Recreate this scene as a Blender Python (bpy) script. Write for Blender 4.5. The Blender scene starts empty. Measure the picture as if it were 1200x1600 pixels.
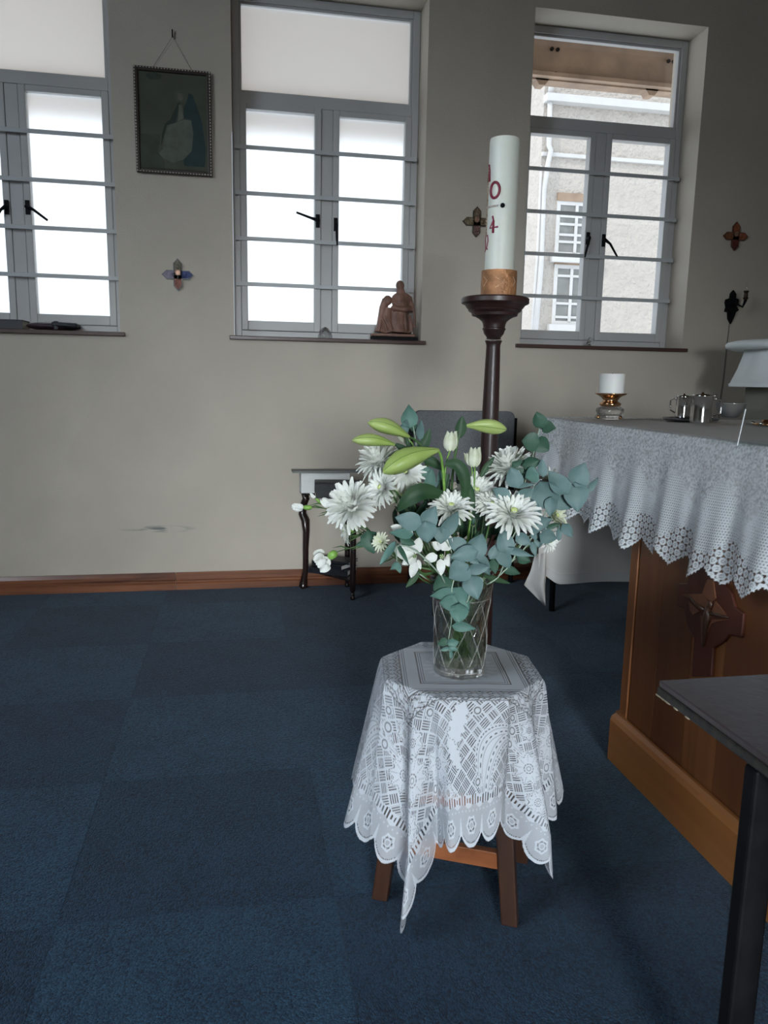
import bpy, math, random
import numpy as np
from mathutils import Vector, Matrix, Quaternion

random.seed(7); RNG = np.random.RandomState(7)
PI = math.pi
SC = bpy.context.scene
COL = SC.collection

# ------------------------------------------------------------------ camera
YAW, PITCH, ROLL, FPX = 0.18963955, 0.1704206, 0.01918406, 1198.343
CAM = Vector((0, 0, 1.0))
_f = Vector((math.sin(YAW)*math.cos(PITCH), math.cos(YAW)*math.cos(PITCH), -math.sin(PITCH)))
_r0 = Vector((math.cos(YAW), -math.sin(YAW), 0)); _u0 = _r0.cross(_f)
_r = _r0*math.cos(ROLL) + _u0*math.sin(ROLL)
_u = -_r0*math.sin(ROLL) + _u0*math.cos(ROLL)
camd = bpy.data.cameras.new('camera'); cam = bpy.data.objects.new('camera', camd); COL.objects.link(cam)
camd.sensor_fit = 'AUTO'; camd.sensor_width = 36.0; camd.lens = FPX*36.0/1600.0
camd.clip_start = 0.02; camd.clip_end = 200
M = Matrix((( _r.x, _u.x, -_f.x, CAM.x), (_r.y, _u.y, -_f.y, CAM.y), (_r.z, _u.z, -_f.z, CAM.z), (0,0,0,1)))
cam.matrix_world = M
SC.camera = cam

# ------------------------------------------------------------------ world, sun, light, exposure
world = bpy.data.worlds.new('sky'); SC.world = world; world.use_nodes = True
wn = world.node_tree.nodes; wl = world.node_tree.links
wn['Background'].inputs[0].default_value = (0.80, 0.90, 1.0, 1)
wn['Background'].inputs[1].default_value = 2.3
sun_d = bpy.data.lights.new('sun', 'SUN'); sun_d.energy = 1.7; sun_d.angle = 0.01; sun_d.color = (1, .95, .87)
sun = bpy.data.objects.new('sun', sun_d); COL.objects.link(sun)
sun.rotation_euler = (math.radians(50), 0, math.radians(-60))     # shines from behind the room onto the house opposite
def area(name, loc, target, sx, sy, power, col):
    d = bpy.data.lights.new(name, 'AREA'); d.shape = 'RECTANGLE'; d.size = sx; d.size_y = sy; d.energy = power; d.color = col
    o = bpy.data.objects.new(name, d); COL.objects.link(o); o.location = loc
    o.rotation_euler = (Vector(target)-Vector(loc)).to_track_quat('-Z', 'Y').to_euler()
    return o
# fill lights added behind and left of the camera; those walls have no openings
a_ = area('fill_behind', (-0.3, -5.6, 1.35), (0.68, 3.6, 0.05), 1.3, 1.2, 17.5, (0.88, 0.95, 1.0)); a_.data.spread = math.radians(30)
area('fill_left', (-2.90, 0.0, 2.55), (0.9, 1.6, 0.5), 1.7, 1.2, 88, (0.74, 0.87, 1.0))  # added fill, lifts the altar front and the cloth tops
SC.view_settings.view_transform = 'Standard'; SC.view_settings.look = 'None'
SC.view_settings.exposure = -0.08; SC.view_settings.gamma = 1.0; SC.view_settings.use_curve_mapping = False
SC.cycles.use_denoising = True
SC.cycles.max_bounces = 10; SC.cycles.transparent_max_bounces = 24; SC.cycles.transmission_bounces = 8
SC.cycles.sample_clamp_indirect = 6.0
SC.cycles.caustics_reflective = False

# ------------------------------------------------------------------ photograph pixel -> point in the room
def ray(x, y): return _r*(x-600) - _u*(y-800) + _f*FPX
def atY(x, y, Y): d = ray(x, y); return CAM + d*(Y/d.y)
def atZ(x, y, Z): d = ray(x, y); return CAM + d*((Z-CAM.z)/d.z)
def atX(x, y, X): d = ray(x, y); return CAM + d*(X/d.x)

# ------------------------------------------------------------------ mesh helpers
class MB:
    def __init__(s): s.v = []; s.f = []
    def add(s, vs, fs):
        n = len(s.v); s.v += [tuple(v) for v in vs]; s.f += [tuple(i+n for i in f) for f in fs]; return s
    def box(s, x0, y0, z0, x1, y1, z1):
        x0, x1 = sorted((x0, x1)); y0, y1 = sorted((y0, y1)); z0, z1 = sorted((z0, z1))
        return s.add([(x0,y0,z0),(x1,y0,z0),(x1,y1,z0),(x0,y1,z0),(x0,y0,z1),(x1,y0,z1),(x1,y1,z1),(x0,y1,z1)],
              [(0,3,2,1),(4,5,6,7),(0,1,5,4),(1,2,6,5),(2,3,7,6),(3,0,4,7)])
    def obox(s, c, ax, ay, az):      # oriented box, half-axis vectors
        c = Vector(c); ax = Vector(ax); ay = Vector(ay); az = Vector(az)
        if ax.cross(ay).dot(az) < 0: ax = -ax
        vs = [c+a*ax+b*ay+d*az for d in (-1,1) for a, b in ((-1,-1),(1,-1),(1,1),(-1,1))]
        return s.add(vs, [(0,3,2,1),(4,5,6,7),(0,1,5,4),(1,2,6,5),(2,3,7,6),(3,0,4,7)])
    def tube(s, pts, r, n=8, cap=True, sq=1.0):
        pts = [Vector(p) for p in pts]
        if not hasattr(r, '__len__'): r = [r]*len(pts)
        rings = []; up = None
        for i, p in enumerate(pts):
            t = (pts[min(i+1, len(pts)-1)] - pts[max(i-1, 0)]).normalized()
            if up is None: up = t.orthogonal().normalized()
            else:
                up = (up - t*up.dot(t))
                up = up.normalized() if up.length > 1e-6 else t.orthogonal().normalized()
            b = t.cross(up)
            rings.append([p + (up*math.cos(2*PI*k/n) + b*math.sin(2*PI*k/n)*sq)*r[i] for k in range(n)])
        vs = [v for R_ in rings for v in R_]; fs = []
        for i in range(len(pts)-1):
            for k in range(n):
                a = i*n+k; b_ = i*n+(k+1) % n; fs.append((a, b_, b_+n, a+n))
        if cap: fs.append(tuple(range(n-1, -1, -1))); fs.append(tuple((len(pts)-1)*n+k for k in range(n)))
        return s.add(vs, fs)
    def lathe(s, prof, c=(0,0,0), n=32, rad=None, capb=True, capt=True):   # prof: (r, z)
        c = Vector(c); vs = []; fs = []
        for (r, z) in prof:
            for k in range(n):
                a = 2*PI*k/n; q = r if rad is None else rad(r, z, a)
                vs.append((c.x+q*math.cos(a), c.y+q*math.sin(a), c.z+z))
        m = len(prof)
        for i in range(m-1):
            for k in range(n):
                a = i*n+k; b = i*n+(k+1) % n; fs.append((a, b, b+n, a+n))
        if capb: fs.append(tuple(range(n-1, -1, -1)))
        if capt: fs.append(tuple((m-1)*n+k for k in range(n)))
        return s.add(vs, fs)
    def prism(s, poly, ext):          # polygon of 3-D points, extruded by a vector
        poly = [Vector(p) for p in poly]; ext = Vector(ext); n = len(poly)
        nn = Vector((0,0,0))
        for i in range(n): nn += poly[i].cross(poly[(i+1) % n])
        if nn.dot(ext) < 0: poly = poly[::-1]
        vs = poly + [p+ext for p in poly]
        return s.add(vs, [tuple(range(n-1, -1, -1)), tuple(range(n, 2*n))] + [(i, (i+1) % n, (i+1) % n+n, i+n) for i in range(n)])
    def ell(s, c, rx, ry, rz, n=12, m=8, rot=None):
        c = Vector(c); vs = []; fs = []
        for i in range(1, m):
            t = PI*i/m
            for k in range(n):
                a = 2*PI*k/n; v = Vector((rx*math.sin(t)*math.cos(a), ry*math.sin(t)*math.sin(a), rz*math.cos(t)))
                if rot is not None: v = rot @ v
                vs.append(c+v)
        top = Vector((0,0,rz)); 
        if rot is not None: top = rot @ top
        vs += [c+top, c-top]; T = len(vs)-2
        for i in range(m-2):
            for k in range(n):
                a = i*n+k; b = i*n+(k+1) % n; fs.append((a, a+n, b+n, b))
        for k in range(n):
            fs.append((T, k, (k+1) % n)); fs.append((T+1, (m-2)*n+(k+1) % n, (m-2)*n+k))
        return s.add(vs, fs)
    def grid(s, P, nu, nv, closed=False):     # P[i*nv+j]
        fs = []
        for i in range(nu-1 if not closed else nu):
            for j in range(nv-1):
                a = i*nv+j; b = ((i+1) % nu)*nv+j; fs.append((a, b, b+1, a+1))
        return s.add(P, fs)

LOC = {}
def thing(name, label, cat, loc=(0,0,0), group=None, kind=None):
    o = bpy.data.objects.new(name, None); COL.objects.link(o); o.location = loc; o.empty_display_size = .05
    LOC[o.name] = Vector(loc)
    if label: o['label'] = label
    if cat: o['category'] = cat
    if group: o['group'] = group
    if kind: o['kind'] = kind
    return o
def root_loc(o):
    v = Vector((0,0,0))
    while o is not None: v += Vector(o.location); o = o.parent
    return v
def mk(name, mb, mat, parent=None, smooth=False, bevel=0, loc=None, mods=None):
    """world-space mesh builder -> one object; its origin is the parent's (or loc)"""
    base = root_loc(parent) if parent else Vector((0,0,0))
    o_ = Vector(loc) if loc is not None else base
    me = bpy.data.meshes.new(name)
    me.from_pydata([(v[0]-o_.x, v[1]-o_.y, v[2]-o_.z) for v in mb.v], [], mb.f)
    me.materials.append(mat)
    if smooth: me.polygons.foreach_set('use_smooth', [True]*len(me.polygons))
    me.update()
    o = bpy.data.objects.new(name, me); COL.objects.link(o)
    if parent: o.parent = parent
    o.location = o_ - base
    if smooth == 'auto':
        me.set_sharp_from_angle(angle=math.radians(40))
    if bevel:
        b = o.modifiers.new('bevel', 'BEVEL'); b.width = bevel; b.segments = 2; b.limit_method = 'ANGLE'
        b.harden_normals = False
    return o
def tag(o, label, cat, group=None, kind=None):
    if label: o['label'] = label
    if cat: o['category'] = cat
    if group: o['group'] = group
    if kind: o['kind'] = kind
    return o

# ------------------------------------------------------------------ materials
def nodes(m): m.use_nodes = True; return m.node_tree.nodes, m.node_tree.links, m.node_tree.nodes['Principled BSDF']
def pm(name, col, rough=.5, metal=0, vary=0, vscale=8, bump=0, bscale=40, spec=.5, trans=0, ior=1.45, coat=0, stretch=None, col2=None, detail=4, sss=0):
    m = bpy.data.materials.new(name); N, L, B = nodes(m)
    B.inputs['Base Color'].default_value = (*col, 1); B.inputs['Roughness'].default_value = rough
    B.inputs['Metallic'].default_value = metal; B.inputs['Specular IOR Level'].default_value = spec
    B.inputs['Transmission Weight'].default_value = trans; B.inputs['IOR'].default_value = ior
    B.inputs['Coat Weight'].default_value = coat
    if sss:
        B.inputs['Subsurface Weight'].default_value = sss; B.inputs['Subsurface Radius'].default_value = (.02,.015,.01); B.inputs['Subsurface Scale'].default_value = .3
    tc = N.new('ShaderNodeTexCoord'); mp = N.new('ShaderNodeMapping'); L.new(tc.outputs['Object'], mp.inputs[0])
    if stretch: mp.inputs['Scale'].default_value = stretch
    if vary:
        t = N.new('ShaderNodeTexNoise'); t.inputs['Scale'].default_value = vscale; t.inputs['Detail'].default_value = detail
        L.new(mp.outputs[0], t.inputs['Vector'])
        r = N.new('ShaderNodeValToRGB'); r.color_ramp.elements[0].position = .3; r.color_ramp.elements[1].position = .7
        c2 = col2 or tuple(min(1, c*(1+vary)) for c in col); c1 = col if col2 else tuple(c*(1-vary) for c in col)
        r.color_ramp.elements[0].color = (*c1, 1); r.color_ramp.elements[1].color = (*c2, 1)
        L.new(t.outputs['Fac'], r.inputs[0]); L.new(r.outputs[0], B.inputs['Base Color'])
    if bump:
        t2 = N.new('ShaderNodeTexNoise'); t2.inputs['Scale'].default_value = bscale; t2.inputs['Detail'].default_value = 5
        L.new(mp.outputs[0], t2.inputs['Vector'])
        b = N.new('ShaderNodeBump'); b.inputs['Strength'].default_value = bump; b.inputs['Distance'].default_value = .01
        L.new(t2.outputs['Fac'], b.inputs['Height']); L.new(b.outputs[0], B.inputs['Normal'])
    return m
def wood(name, c1, c2, axis=2, rough=.35, scale=14, coat=.2):
    m = bpy.data.materials.new(name); N, L, B = nodes(m)
    tc = N.new('ShaderNodeTexCoord'); mp = N.new('ShaderNodeMapping'); L.new(tc.outputs['Object'], mp.inputs[0])
    sc = [1,1,1]; sc[axis] = .06; mp.inputs['Scale'].default_value = sc
    t = N.new('ShaderNodeTexNoise'); t.inputs['Scale'].default_value = scale; t.inputs['Detail'].default_value = 8; t.inputs['Roughness'].default_value = .65
    t.inputs['Distortion'].default_value = .6
    L.new(mp.outputs[0], t.inputs['Vector'])
    r = N.new('ShaderNodeValToRGB'); r.color_ramp.elements[0].position = .35; r.color_ramp.elements[1].position = .68
    r.color_ramp.elements[0].color = (*c1, 1); r.color_ramp.elements[1].color = (*c2, 1)
    L.new(t.outputs['Fac'], r.inputs[0]); L.new(r.outputs[0], B.inputs['Base Color'])
    B.inputs['Roughness'].default_value = rough; B.inputs['Coat Weight'].default_value = coat; B.inputs['Coat Roughness'].default_value = .25
    b = N.new('ShaderNodeBump'); b.inputs['Strength'].default_value = .12; b.inputs['Distance'].default_value = .003
    L.new(t.outputs['Fac'], b.inputs['Height']); L.new(b.outputs[0], B.inputs['Normal'])
    return m

def wall_mat():
    m = pm('cream_wall_paint', (.50,.445,.370), .65, vary=.06, vscale=3, bump=.25, bscale=160)
    N, L = m.node_tree.nodes, m.node_tree.links; B = N['Principled BSDF']
    base = B.inputs['Base Color'].links[0].from_socket
    # the rubbed grey scuff low on the wall (a real mark)
    geo = N.new('ShaderNodeTexCoord'); mp = N.new('ShaderNodeMapping'); mp.vector_type = 'TEXTURE'
    mp.inputs['Location'].default_value = (-.37, 0, .292); mp.inputs['Scale'].default_value = (.20, 9, .022)
    L.new(geo.outputs['Object'], mp.inputs[0])
    g = N.new('ShaderNodeTexGradient'); g.gradient_type = 'SPHERICAL'; L.new(mp.outputs[0], g.inputs[0])
    t = N.new('ShaderNodeTexNoise'); t.inputs['Scale'].default_value = 30; 
    mp2 = N.new('ShaderNodeMapping'); mp2.inputs['Scale'].default_value = (.35, 1, 2.5); L.new(geo.outputs['Object'], mp2.inputs[0]); L.new(mp2.outputs[0], t.inputs[0])
    cr = N.new('ShaderNodeValToRGB'); cr.color_ramp.elements[0].position = .47; cr.color_ramp.elements[1].position = .62; L.new(t.outputs['Fac'], cr.inputs[0])
    mu = N.new('ShaderNodeMath'); mu.operation = 'MULTIPLY'; L.new(g.outputs['Fac'], mu.inputs[0]); L.new(cr.outputs[0], mu.inputs[1])
    mu2 = N.new('ShaderNodeMath'); mu2.operation = 'MULTIPLY'; mu2.inputs[1].default_value = 1.6; mu2.use_clamp = True; L.new(mu.outputs[0], mu2.inputs[0])
    mx = N.new('ShaderNodeMixRGB'); mx.inputs[2].default_value = (.13,.15,.14,1); L.new(base, mx.inputs[1]); L.new(mu2.outputs[0], mx.inputs[0]); L.new(mx.outputs[0], B.inputs['Base Color'])
    return m
def carpet_mat(name, c1, c2, rot):
    m = bpy.data.materials.new(name); N, L, B = nodes(m)
    tc = N.new('ShaderNodeTexCoord'); mp = N.new('ShaderNodeMapping'); L.new(tc.outputs['Object'], mp.inputs[0])
    mp.inputs['Scale'].default_value = (1, .8, 1) if rot else (.8, 1, 1)
    vo = N.new('ShaderNodeTexVoronoi'); vo.inputs['Scale'].default_value = 300; L.new(mp.outputs[0], vo.inputs[0])
    no = N.new('ShaderNodeTexNoise'); no.inputs['Scale'].default_value = 150; no.inputs['Detail'].default_value = 3; L.new(tc.outputs['Object'], no.inputs[0])
    bi = N.new('ShaderNodeTexNoise'); bi.inputs['Scale'].default_value = 7; L.new(tc.outputs['Object'], bi.inputs[0])
    sp = N.new('ShaderNodeSeparateColor'); L.new(vo.outputs['Color'], sp.inputs[0])
    a = N.new('ShaderNodeMath'); a.operation = 'MULTIPLY_ADD'; a.inputs[1].default_value = .55; L.new(sp.outputs[0], a.inputs[0])
    b0 = N.new('ShaderNodeMath'); b0.operation = 'MULTIPLY'; b0.inputs[1].default_value = .55; L.new(no.outputs['Fac'], b0.inputs[0]); L.new(b0.outputs[0], a.inputs[2])
    a2 = N.new('ShaderNodeMath'); a2.operation = 'MULTIPLY_ADD'; a2.inputs[1].default_value = .35; L.new(bi.outputs['Fac'], a2.inputs[0]); L.new(a.outputs[0], a2.inputs[2])
    r = N.new('ShaderNodeValToRGB'); r.color_ramp.elements[0].position = .38; r.color_ramp.elements[1].position = 1.0
    r.color_ramp.elements[0].color = (*c1, 1); r.color_ramp.elements[1].color = (*c2, 1)
    L.new(a2.outputs[0], r.inputs[0]); L.new(r.outputs[0], B.inputs['Base Color'])
    B.inputs['Roughness'].default_value = .95; B.inputs['Specular IOR Level'].default_value = .15
    B.inputs['Sheen Weight'].default_value = .15
    bp = N.new('ShaderNodeBump'); bp.inputs['Strength'].default_value = .6; bp.inputs['Distance'].default_value = .004
    L.new(vo.outputs['Distance'], bp.inputs['Height']); bp.invert = True; L.new(bp.outputs[0], B.inputs['Normal'])
    return m
def frosted_mat():
    m = bpy.data.materials.new('frosted_glass'); N, L, B = nodes(m)
    N.remove(B); out = N['Material Output']
    tr = N.new('ShaderNodeBsdfTranslucent'); tr.inputs[0].default_value = (.97,.97,.96,1)
    gl = N.new('ShaderNodeBsdfGlossy'); gl.inputs['Roughness'].default_value = .25
    rf = N.new('ShaderNodeBsdfRefraction'); rf.inputs['Roughness'].default_value = .45; rf.inputs['IOR'].default_value = 1.12
    m1 = N.new('ShaderNodeMixShader'); m1.inputs[0].default_value = .70; L.new(tr.outputs[0], m1.inputs[1]); L.new(rf.outputs[0], m1.inputs[2])
    m2 = N.new('ShaderNodeMixShader'); m2.inputs[0].default_value = .04; L.new(m1.outputs[0], m2.inputs[1]); L.new(gl.outputs[0], m2.inputs[2])
    L.new(m2.outputs[0], out.inputs[0]); return m
def clear_mat(name='clear_glass', refl=.06, tint=(1,1,1), rough=.01):
    m = bpy.data.materials.new(name); N, L, B = nodes(m)
    N.remove(B); out = N['Material Output']
    tr = N.new('ShaderNodeBsdfTransparent'); tr.inputs[0].default_value = (*tint, 1)
    gl = N.new('ShaderNodeBsdfGlossy'); gl.inputs['Roughness'].default_value = rough
    m2 = N.new('ShaderNodeMixShader'); m2.inputs[0].default_value = refl; L.new(tr.outputs[0], m2.inputs[1]); L.new(gl.outputs[0], m2.inputs[2])
    L.new(m2.outputs[0], out.inputs[0]); return m
def crystal_mat(name='cut_crystal', thru=.45, tint=(.97,.98,.97), ior=1.5):
    m = bpy.data.materials.new(name); N, L, B = nodes(m)
    B.inputs['Base Color'].default_value = (1,1,1,1); B.inputs['Roughness'].default_value = .03
    B.inputs['Transmission Weight'].default_value = 1; B.inputs['IOR'].default_value = ior
    out = N['Material Output']; tr = N.new('ShaderNodeBsdfTransparent'); tr.inputs[0].default_value = (*tint, 1)
    mx = N.new('ShaderNodeMixShader'); mx.inputs[0].default_value = thru; L.new(B.outputs[0], mx.inputs[1]); L.new(tr.outputs[0], mx.inputs[2])
    L.new(mx.outputs[0], out.inputs[0]); return m
def lace_mat(name, col, transl=.35):
    m = bpy.data.materials.new(name); N, L, B = nodes(m); out = N['Material Output']
    B.inputs['Base Color'].default_value = (*col, 1); B.inputs['Roughness'].default_value = .8; B.inputs['Specular IOR Level'].default_value = .2
    at = N.new('ShaderNodeAttribute'); at.attribute_name = 'lace'
    tl = N.new('ShaderNodeBsdfTranslucent'); tl.inputs[0].default_value = (*col, 1)
    m1 = N.new('ShaderNodeMixShader'); m1.inputs[0].default_value = transl; L.new(B.outputs[0], m1.inputs[1]); L.new(tl.outputs[0], m1.inputs[2])
    tr = N.new('ShaderNodeBsdfTransparent')
    m2 = N.new('ShaderNodeMixShader'); L.new(at.outputs['Fac'], m2.inputs[0]); L.new(tr.outputs[0], m2.inputs[1]); L.new(m1.outputs[0], m2.inputs[2])
    bp = N.new('ShaderNodeBump'); bp.inputs['Strength'].default_value = .5; bp.inputs['Distance'].default_value = .002
    L.new(at.outputs['Fac'], bp.inputs['Height']); L.new(bp.outputs[0], B.inputs['Normal'])
    L.new(m2.outputs[0], out.inputs[0]); return m
def leafy(name, col, col2, rough=.5, transl=.25, vscale=40):
    m = pm(name, col, rough, vary=1, col2=col2, vscale=vscale); N, L = m.node_tree.nodes, m.node_tree.links; B = N['Principled BSDF']; out = N['Material Output']
    tl = N.new('ShaderNodeBsdfTranslucent'); src = B.inputs['Base Color'].links[0].from_socket; L.new(src, tl.inputs[0])
    mx = N.new('ShaderNodeMixShader'); mx.inputs[0].default_value = transl; L.new(B.outputs[0], mx.inputs[1]); L.new(tl.outputs[0], mx.inputs[2]); L.new(mx.outputs[0], out.inputs[0])
    return m

WALL = wall_mat()
CEIL = pm('stained_ceiling_boards', (.22,.12,.06), .6, vary=.2, vscale=5)
SLAB = pm('dark_underlay', (.02,.03,.05), .9, vary=.2)
CARA = carpet_mat('blue_loop_pile_carpet_light', (.004,.015,.036), (.032,.092,.156), False)
CARB = carpet_mat('blue_loop_pile_carpet_dark', (.003,.012,.031), (.024,.069,.123), True)
SKIRT = wood('varnished_red_brown_skirting_wood', (.075,.022,.010), (.26,.095,.04), axis=0, rough=.3, scale=22)
SILLW = wood('dull_brown_sill_wood', (.035,.014,.010), (.10,.040,.028), axis=0, rough=.5)
ALU = pm('white_powder_coated_frame', (.46,.455,.445), .4, vary=.04, vscale=4)
BARM = pm('grey_white_painted_bar', (.46,.475,.48), .4, vary=.05)
BLK = pm('black_metal', (.007,.007,.008), .6, vary=.3, vscale=30, spec=.12)
FROST = frosted_mat(); CLEAR = clear_mat()
STUCCO = pm('rough_cream_stucco', (.50,.455,.41), .9, vary=.05, vscale=6, bump=1.0, bscale=18)
STUCCO.node_tree.nodes['Bump'].inputs['Distance'].default_value = .05
CONC = pm('weathered_beam_paint', (.30,.215,.155), .85, vary=.25, vscale=5, bump=.3, bscale=30)
WHITE = pm('white_paint', (.56,.55,.535), .5, vary=.03)
DARKG = pm('dark_far_window_glass', (.20,.20,.19), .2, vary=.2)

# ------------------------------------------------------------------ the room shell
YW = 3.655; XL, XR, YB, ZC = -3.1, 3.5, -6.0, 3.05
CX = [-.945, .427, 1.799]; HW = .437; Z0, Z1 = 1.187, 2.692; TH = .30
def struct(name, mb, mat, parent=None, **k):
    o = mk(name, mb, mat, parent, **k)
    if parent is None: o['kind'] = 'structure'
    return o
wb = MB()
xs = [XL-.2] + [c+s*HW for c in CX for s in (-1, 1)] + [XR+.2]
zs = [-.05, Z0-.018, Z1, ZC+.1]
hole = [(1,1),(3,1),(5,1)]
for side, Y in ((0, YW), (1, YW+TH)):
    for i in range(7):
        for j in range(3):
            if (i, j) in hole: continue
            q = [(xs[i],Y,zs[j]),(xs[i+1],Y,zs[j]),(xs[i+1],Y,zs[j+1]),(xs[i],Y,zs[j+1])]
            wb.add(q if side == 0 else q[::-1], [(0,1,2,3)])
for c in CX:
    a, b = c-HW, c+HW; z0, z1 = zs[1], zs[2]; Y, Y2 = YW, YW+TH
    wb.add([(a,Y,z0),(a,Y2,z0),(a,Y2,z1),(a,Y,z1)], [(0,3,2,1)]); wb.add([(b,Y,z0),(b,Y2,z0),(b,Y2,z1),(b,Y,z1)], [(0,1,2,3)])
    wb.add([(a,Y,z1),(b,Y,z1),(b,Y2,z1),(a,Y2,z1)], [(0,3,2,1)]); wb.add([(a,Y,z0),(b,Y,z0),(b,Y2,z0),(a,Y2,z0)], [(0,1,2,3)])
struct('wall_far', wb, WALL)
struct('wall_left', MB().box(XL-.2, YB, -.05, XL, YW, ZC), WALL)
struct('wall_right', MB().box(XR, YB, -.05, XR+.2, YW, ZC), WALL)
struct('wall_behind', MB().box(XL, YB-.2, -.05, XR, YB, ZC), WALL)
struct('ceiling', MB().box(XL-.2, YB-.2, ZC, XR+.2, YW+TH, ZC+.12), CEIL)
floor = struct('floor', MB().box(XL, YB, -.06, XR, YW, -.006), SLAB)
# carpet tiles: each a piece of the floor, pile turned a quarter from tile to tile
T = .515
tmesh = []
for mat_ in (CARA, CARB):
    b = MB().box(-T/2+.0005, -T/2+.0005, -.006, T/2-.0005, T/2-.0005, 0)
    me = bpy.data.meshes.new('carpet_tile'); me.from_pydata(b.v, [], b.f); me.materials.append(mat_); tmesh.append(me)
nx0 = int((XL+.34)//T); 
for i in range(-7, 8):
    for j in range(-15, 4):
        x = -.34 + T*(i+.5); y = 1.862 + T*(j+.5)
        if x-T/2 < XL or x+T/2 > XR+.3 or y+T/2 > YW+.4: continue
        light = (i+j) % 2 == 0
        if random.random() < .12: light = not light
        o = bpy.data.objects.new('carpet_tile', tmesh[0 if light else 1]); COL.objects.link(o); o.parent = floor
        o.location = (x, min(y, 99), 0)
# skirting of two lengths butted together
base = thing('baseboard_far', None, None, (0, YW, 0), kind='structure')
prof = [(0,0),(-.016,0),(-.016,.030),(-.011,.036),(-.011,.044),(-.015,.050),(-.015,.066),(-.008,.083),(0,.083)]
xj = atY(275, 905, YW).x
for x0, x1 in ((XL, xj-.001), (xj+.001, XR)):
    mk('board', MB().prism([(x0, YW+p[0], p[1]) for p in prof], (x1-x0, 0, 0)), SKIRT, base, loc=((x0+x1)/2, YW, 0))
for nm, a in (('baseboard_left', (XL, YB, 0, XL+.015, YW-.016, .083)), ('baseboard_right', (XR-.015, YB, 0, XR, YW-.016, .083))):
    struct(nm, MB().box(*a), SKIRT)

# ------------------------------------------------------------------ windows
FY = 3.815
def frame_mb(x0, z0, x1, z1, w, y0, y1, wb_=None, wt=None):
    m = MB(); wb_ = wb_ or w; wt = wt or w
    m.box(x0, y0, z0, x0+w, y1, z1); m.box(x1-w, y0, z0, x1, y1, z1)
    m.box(x0+w, y0, z0, x1-w, y1, z0+wb_); m.box(x0+w, y0, z1-wt, x1-w, y1, z1); return m
def window(n, c, glass, handles, raised):
    w = thing('window_%d' % n, None, None, (c, FY, Z0), kind='structure')
    mk('frame', frame_mb(c-HW+.001, Z0+.001, c+HW-.001, Z1-.001, .034, FY, FY+.06), ALU, w, bevel=.003)
    mk('transom', MB().box(c-HW+.035, FY-.001, 2.232, c+HW-.035, FY+.06, 2.276), ALU, w, bevel=.002)
    mk('mullion', MB().box(c-.027, FY-.001, Z0+.035, c+.027, FY+.06, 2.231), ALU, w, bevel=.002)
    mk('glazing_bead', frame_mb(c-HW+.035, 2.277, c+HW-.035, Z1-.035, .012, FY+.008, FY+.04), ALU, w, bevel=.002)
    mk('pane', MB().box(c-HW+.040, FY+.022, 2.282, c+HW-.040, FY+.028, Z1-.040), glass, w)
    for s in (-1, 1):
        xa, xb = (c-HW+.035, c-.028) if s < 0 else (c+.028, c+HW-.035)
        pr = .012 if (s in raised) else .005
        fr = mk('sash', frame_mb(xa, Z0+.036, xb, 2.231, .030, FY-pr, FY+.045, wb_=.044, wt=.026), ALU, w, bevel=.003)
        mk('pane', MB().box(xa+.026, FY+.020, Z0+.074, xb-.026, FY+.026, 2.208), glass, fr)
        px, py, qx, qy = handles[0 if s < 0 else 1]
        P = atY(px, py, FY-.02); Q = atY(qx, qy, FY-.035)
        P.x = (xb-.015) if s < 0 else (xa+.015); 
        Q.x += 0
        h = MB().box(P.x-.009, FY-pr-.006, P.z-.030, P.x+.009, FY-pr, P.z+.030)
        h.tube([(P.x, FY-pr, P.z), (P.x, FY-pr-.022, P.z)], .009, 10)
        h.tube([(P.x, FY-pr-.020, P.z), (P.x+(Q.x-P.x)*.35, FY-pr-.030, P.z+(Q.z-P.z)*.25), (Q.x, FY-pr-.026, Q.z)], [.009,.006,.005], 8)
        mk('handle', h, BLK, fr, smooth='auto')
    for z in (2.035, 1.836, 1.636, 1.432):
        b = MB().box(c-.428, FY-.034, z-.009, c+.424, FY-.028, z+.009)
        for s in (-1, 1): b.box(c+s*.418-.006, FY-.028, z-.009, c+s*.418+.006, FY-.0005, z+.009)
        mk('security_bar', b, BARM, w, bevel=.001, loc=(c, FY-.03, z))
    mk('sill', MB().box(c-.459, YW-.022, Z0-.018, c+.459, FY+.06, Z0), SILLW, w, bevel=.003)
    return w
window(1, CX[0], FROST, [(13,323,-10,345), (41,323,74,344)], ())
window(2, CX[1], FROST, [(496,345,463,332), (524,350,527,383)], (-1,))
window(3, CX[2], CLEAR, [(922,372,914,402), (944,375,965,401)], ())

# ------------------------------------------------------------------ outside: eave beam and the house opposite
v = MB(); v.box(-4, YW+TH, 3.32, 5.5, 5.2, 3.40); 
struct('ceiling_eave', v, CONC)
struct('tint_board_1', MB().box(-4.5, 5.12, 2.50, 1.45, 5.19, 3.32), pm('cream_tint_board', (.66,.53,.42), .8, vary=.08))  # board added outside, seen only as a beige tint in the frosted panes
bm = thing('eave_beam', 'weathered brown painted beam across the top of the clear window outside', 'beam', (1.8, 5.2, 3.0))
mk('beam', MB().box(-4, 5.2, 2.975, 5.5, 5.3, 3.42), CONC, bm)
for px in (848, 1021):
    p = atY(px, 130, 5.19); mk('bracket', MB().prism([(p.x-.05, 5.2, 2.985), (p.x+.05, 5.2, 2.985), (p.x+.02, 5.2, 2.945), (p.x-.02, 5.2, 2.945)], (0,.08,0)), CONC, bm)
mk('capping_strip', MB().box(-4, 5.15, 2.985, 5.5, 5.2, 3.01), CONC, bm)
for px, py in ((862,77),(871,78),(1044,96),(1052,97),(867,116)):
    p = atY(px, py, 5.198); mk('bolt', MB().tube([p, p+Vector((0,-.012,0))], .012, 8), BLK, bm)

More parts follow.
